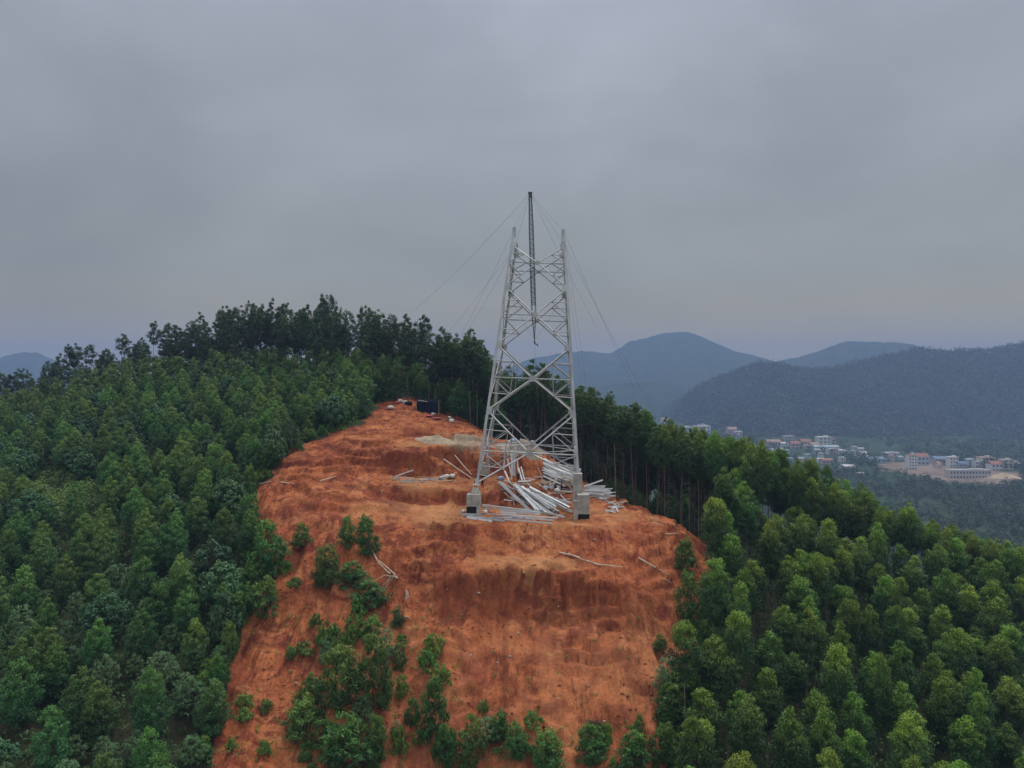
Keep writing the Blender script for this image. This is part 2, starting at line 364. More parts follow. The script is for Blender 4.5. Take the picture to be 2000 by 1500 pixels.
BARE = [(395,1600),(425,1430),(436,1320),(466,1230),(500,1150),(500,1080),(488,1020),(497,960),(535,915),(575,880),(640,848),(700,828),(735,795),(752,782),
        (830,768),(870,788),(940,826),(1000,846),(1060,862),(1110,900),(1200,955),(1250,982),(1330,1008),(1392,1050),(1392,1130),(1362,1230),(1375,1300),(1310,1360),(1296,1440),(1310,1600)]
def in_poly(px, py, poly):
    inside = np.zeros(px.shape, bool); k = len(poly)
    for i in range(k):
        (x0, y0), (x1, y1) = poly[i], poly[(i + 1) % k]
        c = ((y0 > py) != (y1 > py)) & (px < (x1 - x0) * (py - y0) / ((y1 - y0) + 1e-12) + x0)
        inside ^= c
    return inside
def poly_dist(px, py, poly):
    d = np.full(px.shape, 1e9); k = len(poly)
    for i in range(k):
        ax, ay = poly[i]; bx, by = poly[(i + 1) % k]
        vx, vy = bx - ax, by - ay; t = np.clip(((px - ax) * vx + (py - ay) * vy) / (vx * vx + vy * vy), 0, 1)
        d = np.minimum(d, np.hypot(px - ax - t * vx, py - ay - t * vy))
    return d
def terrain(X, Y, detail=True):
    X, Y = np.asarray(X, float).ravel(), np.asarray(Y, float).ravel()
    near = (Y > 55) & (Y < 150)
    wy = np.where(near, 1.1 * fbm(X * 0.16, Y * 0.16, 3) + 0.6 * fbm(X * 0.55 + 5, Y * 0.4, 3, .6) + 1.5 * (np.abs(fbm(X * .42, Y * .1, 3, .6)) * 2 - .5), 0)
    z = _raw(X, Y + wy)
    far = smooth(260, 460, Y)
    z = z + far * 7 * fbm(X / 190, Y / 190, 4) + (1 - far) * 0.55 * fbm(X / 14, Y / 14, 3)
    if detail:                                                       # broken ledges left by the digging
        u = z / 1.35 + 1.1 * fbm(X / 8.0, Y / 8.0, 3); fr = u - np.floor(u)
        lm = smooth(-.05, .35, fbm(X / 10 + 31, Y / 10, 3)) * near * smooth(62, 70, Y)
        z = z + 1.15 * lm * (smooth(.42, .60, fr) - fr)
        rill = fbm(X * 0.85 + 0.25 * fbm(X * 0.3, Y * 0.3, 2), Y * 0.07, 3)
        slope_m = smooth(92, 84, Y) * smooth(50, 60, Y)
        z = z + near * (0.40 * fbm(X * 0.8, Y * 0.8, 5, 0.68) + 0.38 * slope_m * rill - 0.6 * slope_m * np.clip(rill - 0.2, 0, 1))
    return z
def tz(x, y): return float(terrain([x], [y])[0])
def hit(px, py, y0=52, y1=260):
    """where the line of sight through a pixel first meets the hill"""
    Y = np.arange(y0, y1, 0.25); X = (px - 1000) / F * Y; zr = CZ - (py - 740) / F * Y
    zt = terrain(X, Y); k = np.nonzero(zt >= zr)[0]
    i = int(k[0]) if len(k) else len(Y) - 1
    return Vector((X[i], Y[i], zt[i]))

def grow(a, b, step, g):
    out = [a]; s = step; sg = 1 if b > a else -1
    while (out[-1] - b) * sg < 0: out.append(out[-1] + sg * s); s *= g
    return out[1:]
xs = np.concatenate([np.array(grow(-48, -5600, 0.8, 1.035))[::-1], np.arange(-48, 44, 0.26), np.array(grow(44, 5600, 0.8, 1.035))])
ys = np.concatenate([np.array(grow(57, -900, 0.8, 1.12))[::-1], np.arange(57, 80, 0.33), np.arange(80, 90, 0.17), np.arange(90, 102, .33), np.arange(102, 118, 0.2), np.arange(118, 152, .33), np.array(grow(152, 5700, 0.8, 1.028))])
GX, GY = np.meshgrid(xs, ys); gx, gy = GX.ravel(), GY.ravel()
gz = terrain(gx, gy)
gyc = np.clip(gy, 20, None); gpx, gpy = 1000 + F * gx / gyc, 740 + F * (CZ - gz) / gyc
gpx = gpx + 26 * fbm(gx * .22, gy * .22, 4) * (gy < 180); gpy = gpy + 14 * fbm(gx * .25 + 40, gy * .25, 3) * (gy < 180)
ins = in_poly(gpx, gpy, BARE) & (gy > 40) & (gy < 170)
dd = np.clip(poly_dist(gpx, gpy, BARE), 0, 60) / 24
bare = np.where(ins, 0.5 + np.clip(dd, 0, .5), 0.5 - np.clip(dd, 0, .5)) * ((gy > 45) & (gy < 172))
e = 0.4
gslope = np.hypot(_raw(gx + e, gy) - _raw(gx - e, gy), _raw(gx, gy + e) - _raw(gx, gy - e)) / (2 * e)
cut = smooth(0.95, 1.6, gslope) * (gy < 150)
pale = smooth(0.35, 0.1, gslope) * (gy > 84) * (gy < 118) * np.clip(0.7 + fbm(gx * .2, gy * .2, 3), 0, 1)
grey = np.clip(smooth(60, 15, np.hypot((gpx - 905), (gpy - 866) * 3.2)) + smooth(55, 15, np.hypot((gpx - 1020), (gpy - 878) * 1.9)), 0, 1) * (gy > 108) * (gy < 135) * (1 - smooth(.45, .9, gslope))
YARD = [(1712, 906), (1745, 903), (1790, 906), (1822, 902), (1850, 912), (1920, 916), (1990, 925), (1996, 940), (1960, 944), (1930, 951), (1885, 943), (1850, 946), (1820, 935), (1792, 931), (1770, 922), (1740, 920), (1715, 912)]
SCAR = [(1408, 828), (1425, 822), (1442, 832), (1440, 856), (1415, 852)]
yard = np.where((in_poly(gpx, gpy, YARD) | in_poly(gpx, gpy, SCAR)) & (gy > 450) & (gy < 2000), 1.0, 0.0)
nx, ny = len(xs), len(ys)
ii = (np.arange(ny - 1)[:, None] * nx + np.arange(nx - 1)[None, :]).ravel()
gf = np.stack([ii, ii + 1, ii + 1 + nx, ii + nx], 1)
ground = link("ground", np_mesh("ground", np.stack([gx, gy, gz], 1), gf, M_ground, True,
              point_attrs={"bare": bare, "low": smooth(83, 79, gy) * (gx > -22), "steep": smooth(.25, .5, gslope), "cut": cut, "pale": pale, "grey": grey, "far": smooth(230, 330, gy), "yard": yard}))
tag(ground, kind="structure")

# ------------------------------------------------------------------ mountains and far ridges
def hill_mat(name, a, b_, scale):
    m, n, l = new_mat(name)
    o = n.new("ShaderNodeOutputMaterial"); b = n.new("ShaderNodeBsdfPrincipled"); l.new(b.outputs[0], o.inputs[0])
    tc = n.new("ShaderNodeTexCoord"); t = n.new("ShaderNodeTexNoise"); t.inputs["Scale"].default_value = scale; t.inputs["Detail"].default_value = 9; t.inputs["Roughness"].default_value = 0.68
    l.new(tc.outputs["Object"], t.inputs["Vector"])
    r = n.new("ShaderNodeValToRGB"); r.color_ramp.elements[0].position = 0.36; r.color_ramp.elements[1].position = 0.66
    r.color_ramp.elements[0].color = (*a, 1); r.color_ramp.elements[1].color = (*b_, 1)
    l.new(t.outputs["Fac"], r.inputs[0]); l.new(r.outputs[0], b.inputs["Base Color"]); b.inputs["Roughness"].default_value = 1.0
    b.inputs["Specular IOR Level"].default_value = 0.0
    bp = n.new("ShaderNodeBump"); bp.inputs["Strength"].default_value = 1.0; bp.inputs["Distance"].default_value = 12
    l.new(t.outputs["Fac"], bp.inputs["Height"]); l.new(bp.outputs[0], b.inputs["Normal"])
    return m
M_hill = hill_mat("wooded_hill", (0.024, 0.046, 0.024), (0.055, 0.085, 0.042), 0.02)
def hill_z(crest, Yc, front, back, spur, rough):
    cx = np.array([at(p, q, Yc).x for p, q in crest]); cz = np.array([at(p, q, Yc).z for p, q in crest])
    def fn(X, Y):
        wob = 0.22 * front * fbm(X / spur, np.zeros_like(X) + 3.7, 3)
        top = np.interp(X, cx, cz)
        d = Y - Yc
        t = np.where(d < 0, -d / (front + wob), d / back)
        prof = 1 - smooth(0.0, 1.0, t) * 0.72 - 0.28 * np.clip(t, 0, 1)
        sp = 1 - np.abs(fbm(X / spur + 0.6 * fbm(X / spur, Y / spur, 2), Y / (spur * 2.2), 4))
        z = VAL - 14 + (top - VAL + 14) * np.clip(prof, 0, 1)
        return z - (top - VAL) * 0.30 * (1 - sp) * np.clip(t * 4, 0, 1) * np.clip(1.2 - t, 0, 1) + rough * fbm(X / 30, Y / 30, 4)
    return fn, cx
def make_hill(name, crest, Yc, front, back, spur, rough, nxs=220, nys=120):
    fn, cx = hill_z(crest, Yc, front, back, spur, rough)
    X, Y = np.meshgrid(np.linspace(cx[0], cx[-1], nxs), np.concatenate([np.linspace(Yc - front * 1.15, Yc, nys), np.linspace(Yc, Yc + back, 40)[1:]]))
    x, y = X.ravel(), Y.ravel(); z = fn(x, y)
    k, c = X.shape; i = (np.arange(k - 1)[:, None] * c + np.arange(c - 1)[None, :]).ravel()
    o = link(name, np_mesh(name, np.stack([x, y, z], 1), np.stack([i, i + 1, i + 1 + c, i + c], 1), M_hill, True))
    tag(o, kind="structure"); return fn
make_hill("mountain", [(930, 790), (985, 722), (1032, 702), (1085, 692), (1145, 685), (1172, 689), (1194, 690), (1231, 666), (1273, 657), (1307, 649), (1345, 648), (1366, 656), (1387, 669), (1420, 684), (1462, 693), (1508, 706), (1580, 730), (1700, 770)],
          4250, 1500, 1000, 430, 7)
make_hill("mountain", [(1380, 770), (1450, 722), (1508, 707), (1550, 700), (1597, 687), (1630, 674), (1655, 666), (1706, 668), (1769, 670), (1798, 680), (1880, 690), (2000, 700), (2200, 720), (2400, 770)],
          3850, 1200, 900, 400, 7)
make_hill("hill", [(1050, 800), (1110, 765), (1180, 752), (1240, 746), (1295, 743), (1320, 752), (1350, 780), (1400, 812)], 2950, 700, 600, 290, 5, 120, 80)
make_hill("mountain", [(-420, 760), (-250, 712), (-120, 700), (-40, 708), (0, 704), (20, 693), (50, 688), (74, 690), (92, 699), (112, 720), (150, 760)], 3850, 1200, 900, 340, 7)
ridge_crest = [(1290, 862), (1318, 820), (1349, 769), (1378, 751), (1412, 739), (1454, 722), (1483, 713), (1517, 716), (1580, 726), (1622, 723), (1685, 710), (1748, 694), (1807, 690), (1874, 692), (1937, 688), (2000, 679), (2100, 668), (2250, 660), (2500, 690)]
ridge_fn = make_hill("ridge", ridge_crest, 2150, 620, 700, 190, 5, 260, 120)

# ------------------------------------------------------------------ foliage builders
def unit(v): return v / (np.linalg.norm(v, axis=-1, keepdims=True) + 1e-9)
def leaves(cent, rad, per, L, W, rs, droop=0.5, young_fn=None, flat=0.85, upb=0.35, jit=0.6):
    """leaf-shaped quads on clumps: cent (n,3), rad (n) -> verts, faces, tint, young"""
    n = len(cent); N = n * per
    c = np.repeat(cent, per, 0); r = np.repeat(rad, per)
    d = unit(rs.normal(size=(N, 3))); d[:, 2] *= flat
    pos = c + d * (r * (0.45 + 0.55 * rs.rand(N) ** 0.7))[:, None]
    nor = unit(d + np.array([0, 0, upb]) + jit * rs.normal(size=(N, 3)) * 0.6)
    ax = rs.normal(size=(N, 3)) + np.array([0, 0, -droop]) * 1.6 + d * 0.5
    ax = unit(ax - nor * (ax * nor).sum(1, keepdims=True)); sd = np.cross(nor, ax)
    l = (L * (0.65 + 0.7 * rs.rand(N)))[:, None]; w = (W * (0.65 + 0.7 * rs.rand(N)))[:, None]
    v = np.stack([pos - ax * l * .5, pos + sd * w * .5 - ax * l * .05, pos + ax * l * .5, pos - sd * w * .5 - ax * l * .05], 1).reshape(-1, 3)
    f = np.arange(N * 4).reshape(-1, 4)
    tint = np.clip(np.repeat(rs.rand(n), per) * 0.5 + rs.rand(N) * 0.5, 0, 1)
    yg = np.zeros(N) if young_fn is None else young_fn(pos, rs)
    return v, f, tint, yg
def leaf_mesh(name, m, *args, **kw):
    v, f, t, y = leaves(*args, **kw)
    return np_mesh(name, v, f, m, face_attrs={"tint": t, "young": y})

def crown_clumps(rs, n, z0, z1, rmax, shape, crad, core=0.25):
    """clump centres inside an envelope: shape(t) gives the relative radius at relative height t"""
    out, rr = [], []
    lop = rs.normal(size=2) * 0.10 * rmax
    while len(out) < n:
        t = rs.rand(); R_ = shape(t) * rmax
        if rs.rand() > max(0.15, shape(t)): continue
        a = rs.rand() * 2 * math.pi; q = R_ * (core + (1 - core) * math.sqrt(rs.rand())) * (1 + 0.18 * math.sin(2 * a + t * 7))
        out.append((q * math.cos(a) + lop[0] * t, q * math.sin(a) + lop[1] * t, z0 + (z1 - z0) * t)); rr.append(crad * (0.65 + 0.6 * rs.rand()) * (0.75 + 0.35 * shape(t)))
    return np.array(out), np.array(rr)

def trunk_mesh(name, rs, H, r0, m, cent, nlimb, lean=0.02):
    mb = MB(); k = 7
    ph = rs.rand() * 6; pts = [(lean * H * math.sin(ph + 2.2 * t) * t, lean * H * math.cos(ph + 1.7 * t) * t, H * t - 0.5 * (t == 0)) for t in np.linspace(0, 1, k)]
    mb.tube(pts, [r0 * (1 - 0.85 * t) for t in np.linspace(0, 1, k)], 6)
    for i in rs.permutation(len(cent))[:nlimb]:
        e_ = Vector(cent[i]); zb = max(0.15 * H, e_.z - 0.9 * math.hypot(e_.x, e_.y) - 0.2); t = min(zb / H, 0.95)
        b_ = Vector(pts[0]).lerp(Vector(pts[-1]), t); b_.z = zb
        mb.tube([b_, b_.lerp(e_, .5) + Vector((0, 0, .12)), e_], [r0 * .34 * (1 - .6 * t) + .012, r0 * .2 + .008, .012], 4, False)
    return mb.mesh(name, m)

def make_variants(name, count, seed, builder):
    return [builder(np.random.RandomState(seed + 31 * k)) for k in range(count)]

def euc(rs):                # plantation eucalyptus: slender pole, rounded column of fine drooping leaves on its upper half
    H = 15.0; zb = 8.0 + rs.rand() * 1.8
    sh = lambda t: (1 - max(0, (t - 0.38) / 0.64) ** 2.2) ** .75 * (0.40 + 0.60 * min(1, t / 0.30))
    c, r = crown_clumps(rs, 110, zb, H + 0.1, 1.22 + 0.3 * rs.rand(), sh, 0.50, .2)
    tops = rs.rand() * 0.5 + 0.25
    yf = lambda p, q: np.clip(((p[:, 2] - zb) / (H - zb) - 0.50) * 2.3, 0, 1) ** 1.2 * (0.3 + 0.7 * q.rand(len(p))) * (0.42 + 1.25 * (tops - .2))
    cr = leaf_mesh("crown", M_euc, c, r, 78, 0.22, 0.08, rs, 0.9, yf, jit=.9)
    return cr, trunk_mesh("trunk", rs, H - 0.6, 0.10, M_trunk, c, 18, 0.02)
def young(rs):              # younger bushy plantation tree, leafy almost to the ground
    H = 7.2
    sh = lambda t: (1 - max(0, (t - .12) / .9) ** 2.1) ** .8 * (0.55 + 0.45 * min(1, t / 0.3))
    c, r = crown_clumps(rs, 150, 0.8, H, 1.72 + 0.35 * rs.rand(), sh, 0.46, .25)
    tops = rs.rand() * 0.6
    yf = lambda p, q: np.clip((p[:, 2] / H - 0.42) * 1.9, 0, 1) ** 1.2 * (0.25 + 0.75 * q.rand(len(p))) * (0.5 + tops)
    cr = leaf_mesh("crown", M_young, c, r, 70, 0.21, 0.085, rs, 0.5, yf)
    return cr, trunk_mesh("trunk", rs, H - 0.4, 0.08, M_darktrunk, c, 14, 0.02)
def broad(rs):              # wide dome of broad bluish leaves
    H = 7.0
    sh = lambda t: (1 - max(0, (t - .35) / .65) ** 2.2 * .9) * (0.6 + 0.4 * min(1, t / .3))
    c, r = crown_clumps(rs, 120, 1.6, H, 2.6 + .3 * rs.rand(), sh, 0.5, 0.35)
    yf = lambda p, q: np.clip((p[:, 2] / H - .6) * 1.6, 0, 1) * q.rand(len(p)) * .8
    cr = leaf_mesh("crown", M_broad, c, r, 38, 0.40, 0.20, rs, 0.25, yf, upb=0.7)
    return cr, trunk_mesh("trunk", rs, H - 1.0, 0.12, M_darktrunk, c, 18, 0.04)
def rosette_mesh(name, m, cent, rs, n, L, W, young=.6):
    """whorls of long leaves that arch outwards and hang at the tip"""
    k = len(cent); N = k * n
    c = np.repeat(cent, n, 0); a = rs.rand(N) * 6.283; el = rs.uniform(-.5, .6, N)
    ax = np.stack([np.cos(a) * np.cos(el), np.sin(a) * np.cos(el), np.sin(el)], 1)
    sd = np.stack([-np.sin(a), np.cos(a), rs.normal(size=N) * .25], 1); l = (L * rs.uniform(.6, 1.2, N))[:, None]; w = (W * rs.uniform(.7, 1.2, N))[:, None]
    mid = c + ax * l * .5; tip = c + ax * l * .92 + np.array([0, 0, -.38]) * l
    v = np.stack([c, mid + sd * w * .5, tip, mid - sd * w * .5], 1).reshape(-1, 3)
    return np_mesh(name, v, np.arange(N * 4).reshape(-1, 4), m, face_attrs={"tint": np.repeat(rs.rand(k), n), "young": np.repeat(rs.rand(k), n) * young})
def whorl(rs):              # tall shrub carrying whorls of long pale leaves
    H = 5.5
    c, r = crown_clumps(rs, 120, 1.0, H, 2.1, lambda t: (1 - .75 * t ** 2) * (.6 + .4 * min(1, t / .3)), .3, .35)
    return rosette_mesh("crown", M_whorl, c, rs, 13, .50, .11), trunk_mesh("trunk", rs, H - .5, .08, M_darktrunk, c, 22, .04)
def tall(rs):               # old ridge eucalyptus: long bare pole, open crown of separate clumps
    H = 20.0; zb = 5.5 + 4.0 * rs.rand()
    sh = lambda t: (0.55 + .45 * math.sin(math.pi * min(1, t * .95 + .05))) * (1 - max(0, (t - .6) / .44) ** 2.2) * (0.35 + .65 * min(1, t / .35))
    c, r = crown_clumps(rs, 90, zb, H, 2.0 + .5 * rs.rand(), sh, 0.58, 0.3)
    yf = lambda p, q: np.clip(((p[:, 2] - zb) / (H - zb) - .5) * 1.6, 0, 1) * q.rand(len(p)) * .9
    cr = leaf_mesh("crown", M_ridge, c, r, 80, 0.28, 0.115, rs, 0.7, yf)
    return cr, trunk_mesh("trunk", rs, H - .6, 0.14, M_midtrunk, c, 16, 0.022)
def slim(rs):               # straight forest-grown tree: pale bare pole, narrow crown on the top third
    H = 20.0; zb = 11.0 + 2.0 * rs.rand()
    sh = lambda t: (1 - max(0, (t - .4) / .63) ** 2.2) ** .8 * (0.4 + .6 * min(1, t / .35))
    c, r = crown_clumps(rs, 85, zb, H, 1.75 + .35 * rs.rand(), sh, 0.50, 0.3)
    yf = lambda p, q: np.clip(((p[:, 2] - zb) / (H - zb) - .4) * 1.6, 0, 1) * q.rand(len(p)) * (.5 + .7 * q.rand())
    cr = leaf_mesh("crown", M_slim, c, r, 72, 0.25, 0.10, rs, 0.7, yf)
    return cr, trunk_mesh("trunk", rs, H - .6, 0.12, M_midtrunk if rs.rand() < .6 else M_trunk, c, 14, 0.03)
def wisp(rs):               # lone skyline tree: thin pole with a small sparse head
    H = 18.0; zb = 11.5
    sh = lambda t: (0.5 + .5 * math.sin(math.pi * t)) * (1 - .5 * max(0, (t - .7) / .3))
    c, r = crown_clumps(rs, 40, zb, H, 2.2, sh, 0.72, 0.3)
    cr = leaf_mesh("crown", M_ridge, c, r, 64, 0.38, 0.17, rs, 0.6, lambda p, q: .4 * q.rand(len(p)))
    return cr, trunk_mesh("trunk", rs, H - .6, 0.12, M_trunk, c, 16, 0.03)
def sapling(rs):            # small bush of long hanging leaves, 3 m
    H = 3.0
    sh = lambda t: (1 - t ** 2 * .75) * (.6 + .4 * min(1, t / .25))
    c, r = crown_clumps(rs, 82, .1, H, 1.22, sh, 0.33)
    yf = lambda p, q: np.clip((p[:, 2] / H - .4) * 1.6, 0, 1) * q.rand(len(p)) * .9
    cr = leaf_mesh("crown", M_sap, c, r, 36, 0.30, 0.06, rs, .5, yf)
    return cr, trunk_mesh("trunk", rs, H - .3, 0.05, M_darktrunk, c, 10, .04)
def low_bush(rs):           # flat sprawling scrub, 1.4 m
    c, r = crown_clumps(rs, 46, .1, 1.2, 1.3, lambda t: 1 - .6 * t, 0.24)
    yf = lambda p, q: q.rand(len(p)) * .8
    cr = leaf_mesh("crown", M_sap, c, r, 30, 0.32, 0.075, rs, .0, yf)
    return cr, trunk_mesh("trunk", rs, .9, 0.035, M_darktrunk, c, 9, .05)
V_WHORL = make_variants("whorl", 4, 2100, whorl)
V_EUC = make_variants("euc", 8, 100, euc); V_YOUNG = make_variants("young", 8, 400, young)
V_BROAD = make_variants("broad", 4, 700, broad); V_TALL = make_variants("tall", 6, 900, tall)
V_SLIM = make_variants('slim', 8, 1000, slim); V_WISP = make_variants("wisp", 4, 1200, wisp); V_SAP = make_variants("sap", 6, 1500, sapling); V_LOW = make_variants("low", 4, 1800, low_bush)

rnd = random.Random(11)
def plant(name, var, p, s, label, cat, group=None, sz=None, tilt=0.03):
    t = empty(name, p, rnd.random() * 6.283)
    t.rotation_euler[0] = rnd.gauss(0, tilt); t.rotation_euler[1] = rnd.gauss(0, tilt)
    t.scale = (s * rnd.uniform(.92, 1.08), s * rnd.uniform(.92, 1.08), (sz or s) * rnd.uniform(.94, 1.06))
    tag(t, label, cat, group)
    link("crown", var[0], t); link("trunk", var[1], t)
    return t
def proj(p):
    return 1000 + F * p[0] / p[1], 740 + F * (CZ - p[2]) / p[1]

def hexpts(x0, x1, y0, y1, sp, jit, seed):
    rs = np.random.RandomState(seed); out = []
    for j, y in enumerate(np.arange(y0, y1, sp * .87)):
        for x in np.arange(x0, x1, sp):
            out.append((x + (j % 2) * sp * .5 + rs.normal() * jit * sp, y + rs.normal() * jit * sp))
    P = np.array(out); Z = terrain(P[:, 0], P[:, 1]); px = 1000 + F * P[:, 0] / P[:, 1]; py = 740 + F * (CZ - Z) / P[:, 1]
    return np.column_stack([P, Z]), px, py

# ------------------------------------------------------------------ trees of the left slope
CLR_PAD = 10
def outside_bare(px, py, pad):
    d = poly_dist(px, py, BARE); i = in_poly(px, py, BARE)
    return (~i) & (d > pad)
P, px, py = hexpts(-150, 12, 47, 196, 4.55, 0.17, 3)
crest_y = np.interp(px, [-100, 0, 300, 480, 700, 760], [190, 192, 200, 200, 170, 158])
keep = (px > -70) & (px < 770) & outside_bare(px, py, 3) & (P[:, 1] < crest_y) & (py - 9.5 * F / P[:, 1] < 1530) & ~((P[:, 1] > 60) & (px > 430) & (py > 1530))
# a fern-covered gap in the stand
gap = (np.hypot((px - 110) / 70, (py - 975) / 42) < 1)
keep &= ~gap
lp = P[keep]; lpx = px[keep]; lpy = py[keep]
def left_zone(x, y, tall_):
    rowz = "lower left slope" if y > 1230 else "middle of left slope" if y > 960 else "upper left slope"
    colz = "by the left edge" if x < 170 else "inner rows" if x < 380 else "near the clearing"
    return f"{tall_} on the {rowz}, {colz}"
order = np.argsort(lp[:, 1])
n_young = 0
rest = []
for i in order:
    x, y, z = lp[i]; vx, vy = lpx[i], lpy[i]
    b = rnd.random()
    size = rnd.uniform(.8, 1.12) * (0.92 if y < 80 else 1.0)
    whorly = .4 if (vy > 1250 and vx < 400) else .12 if vy > 1050 else .02
    if rnd.random() < whorly:
        plant("whorled_shrub", rnd.choice(V_WHORL), (x, y, z - .2), size * .85, left_zone(vx, vy, "shrub with long pale whorled leaves"), "shrub", "pale whorl-leaved shrubs among the left trees")
    elif b < .10:
        zl = left_zone(vx, vy, "wide dark domed tree")
        plant("broadleaf_tree", rnd.choice(V_BROAD), (x, y, z - .2), size * .95, zl, "tree", "broadleaf trees scattered in the left stand")
    elif n_young < 300:
        lbl = "taller bushy young tree" if size > 1.0 else "low bushy young tree"
        plant("young_plantation_tree", rnd.choice(V_YOUNG), (x, y, z - .2), size, left_zone(vx, vy, lbl), "tree", "young plantation trees covering the left slope")
        n_young += 1
    else: rest.append((x, y, z, size))
P, px, py = hexpts(-60, -10, 47, 100, 4.5, .3, 77)
keep = (px > -40) & (px < 470) & outside_bare(px, py, 2) & (py < 1640) & ((py > 1150) | (np.random.RandomState(6).rand(len(px)) < .3))
for (x, y, z), a, b in zip(P[keep], px[keep], py[keep]):
    plant("whorled_shrub", rnd.choice(V_WHORL), (x, y, z - .2), rnd.uniform(.42, .7), left_zone(a, b, "shrub with long pale whorled leaves"), "shrub", "pale whorl-leaved shrubs among the left trees")
if rest:
    rr = np.array(rest); rs = np.random.RandomState(5)
    cs, rds = [], []
    for x, y, z, s in rr:
        for _ in range(26):
            t = rs.rand(); a = rs.rand() * 6.28; q = 2.2 * (1 - .8 * t ** 1.6) * math.sqrt(rs.rand())
            cs.append((x + q * math.cos(a), y + q * math.sin(a), z + 1 + 6.8 * s * t)); rds.append(.75)
    far_stand = link("young_woods", leaf_mesh("young_woods", M_young, np.array(cs), np.array(rds), 46, .45, .19, rs, .4, lambda p, q: q.rand(len(p)) * .35))
    tag(far_stand, "far upper part of the young plantation below the ridge trees", "woods", kind="stuff")

# ------------------------------------------------------------------ tall trees on the ridge behind
ridge = []
P, px, py = hexpts(-150, 20, 142, 224, 4.5, .22, 8)
lo = np.interp(px, [0, 250, 300, 480, 690, 740, 780, 850, 960], [190, 191, 186, 182, 162, 154, 152, 147, 144])
hi = np.interp(px, [0, 300, 480, 700, 960], [200, 206, 212, 220, 216])
den = np.interp(px, [-60, 60, 120, 240, 300, 340, 420], [.35, .5, .2, .2, .45, .8, 1])
rs = np.random.RandomState(21)
keep = (px > -60) & (px < 985) & (P[:, 1] > lo) & (P[:, 1] < hi) & (rs.rand(len(px)) < den)
rp = [(x, y, z, a) for (x, y, z), a in zip(P[keep], px[keep])]
for x, y, z, a in rp:
    nat = "dark tall tree on the hilltop skyline of the left hill" if a < 700 else "tall dark eucalyptus in the wood behind the blue shelter"
    hgt = rnd.uniform(.66, 1.04) * np.interp(a, [0, 250, 330, 460, 640, 700, 860, 985], [.55, .6, .82, 1.0, 1.06, 1.02, .98, .9])
    if a > 640 and rnd.random() < .5 or rnd.random() < .12:
        plant("understory_tree", rnd.choice(V_YOUNG), (x, y, z - .3), rnd.uniform(.9, 1.35), "low bushy tree under the tall ridge trees", "tree", "bushy understory of the ridge wood")
        continue
    plant("ridge_tree", rnd.choice(V_TALL), (x, y, z - .3), .95, nat, "tree", "tall trees along the ridge top", sz=hgt)
# lone thin trees that stand clear of the skyline, tip pixel and distance read off the photo
for k, (a, b, Y, lbl) in enumerate([(300, 632, 195, "leaning thin skyline tree with sparse head, left of the ridge-top wood"),
        (326, 622, 197, "thin skyline tree with small flat head at the left end of the ridge-top wood"),
        (238, 653, 193, "thin round-headed tree standing alone on the skyline left of the ridge-top wood"),
        (152, 668, 190, "slim skyline tree with little umbrella head, over the left shoulder"),
        (137, 676, 190, "small sparse tree close beside the slim umbrella-headed skyline tree"),
        (180, 675, 190, "lowest thin tree with tiny flat head on the left skyline"),
        (210, 680, 192, "small skyline tree in the dip left of the round-headed lone tree"),
        (440, 586, 198, "tall see-through tree with white stem rising above the left hilltop"),
        (490, 582, 199, "tall thin-stemmed tree sticking up beside the see-through tree on the hilltop"),
        (646, 578, 196, "tallest slender tree of the hilltop skyline"),
        (720, 600, 186, "slender tree poking above the wood where the ridge starts to drop")]):
    x = (a - 1000) / F * Y; z = tz(x, Y); top = CZ - (b - 740) / F * Y
    plant("skyline_tree", V_WISP[k % 4], (x, Y, z - .3), .8, lbl, "tree", sz=(top - z) / 18.0, tilt=.02)

for k, (a, b, Y) in enumerate([(-14, 722, 204), (4, 716, 206), (20, 724, 203), (34, 713, 208), (48, 719, 205), (60, 728, 203), (84, 712, 208), (96, 704, 206), (108, 700, 209), (120, 694, 207), (134, 700, 204), (146, 706, 206), (160, 712, 208), (172, 708, 204), (196, 690, 206), (208, 684, 204), (222, 692, 207), (262, 668, 205), (276, 662, 207), (250, 676, 204)]):
    x = (a - 1000) / F * Y; z = min(tz(x, Y), CZ - (b - 740) / F * Y - 8); h = CZ - (b - 740) / F * Y - z
    plant("shoulder_tree", V_TALL[k % 6], (x, Y, z - .3), max(.55, min(1, h / 17)), "dark tree on the falling skyline over the left shoulder of the hill", "tree", "dark trees of the left shoulder skyline", sz=h / 20, tilt=.02)

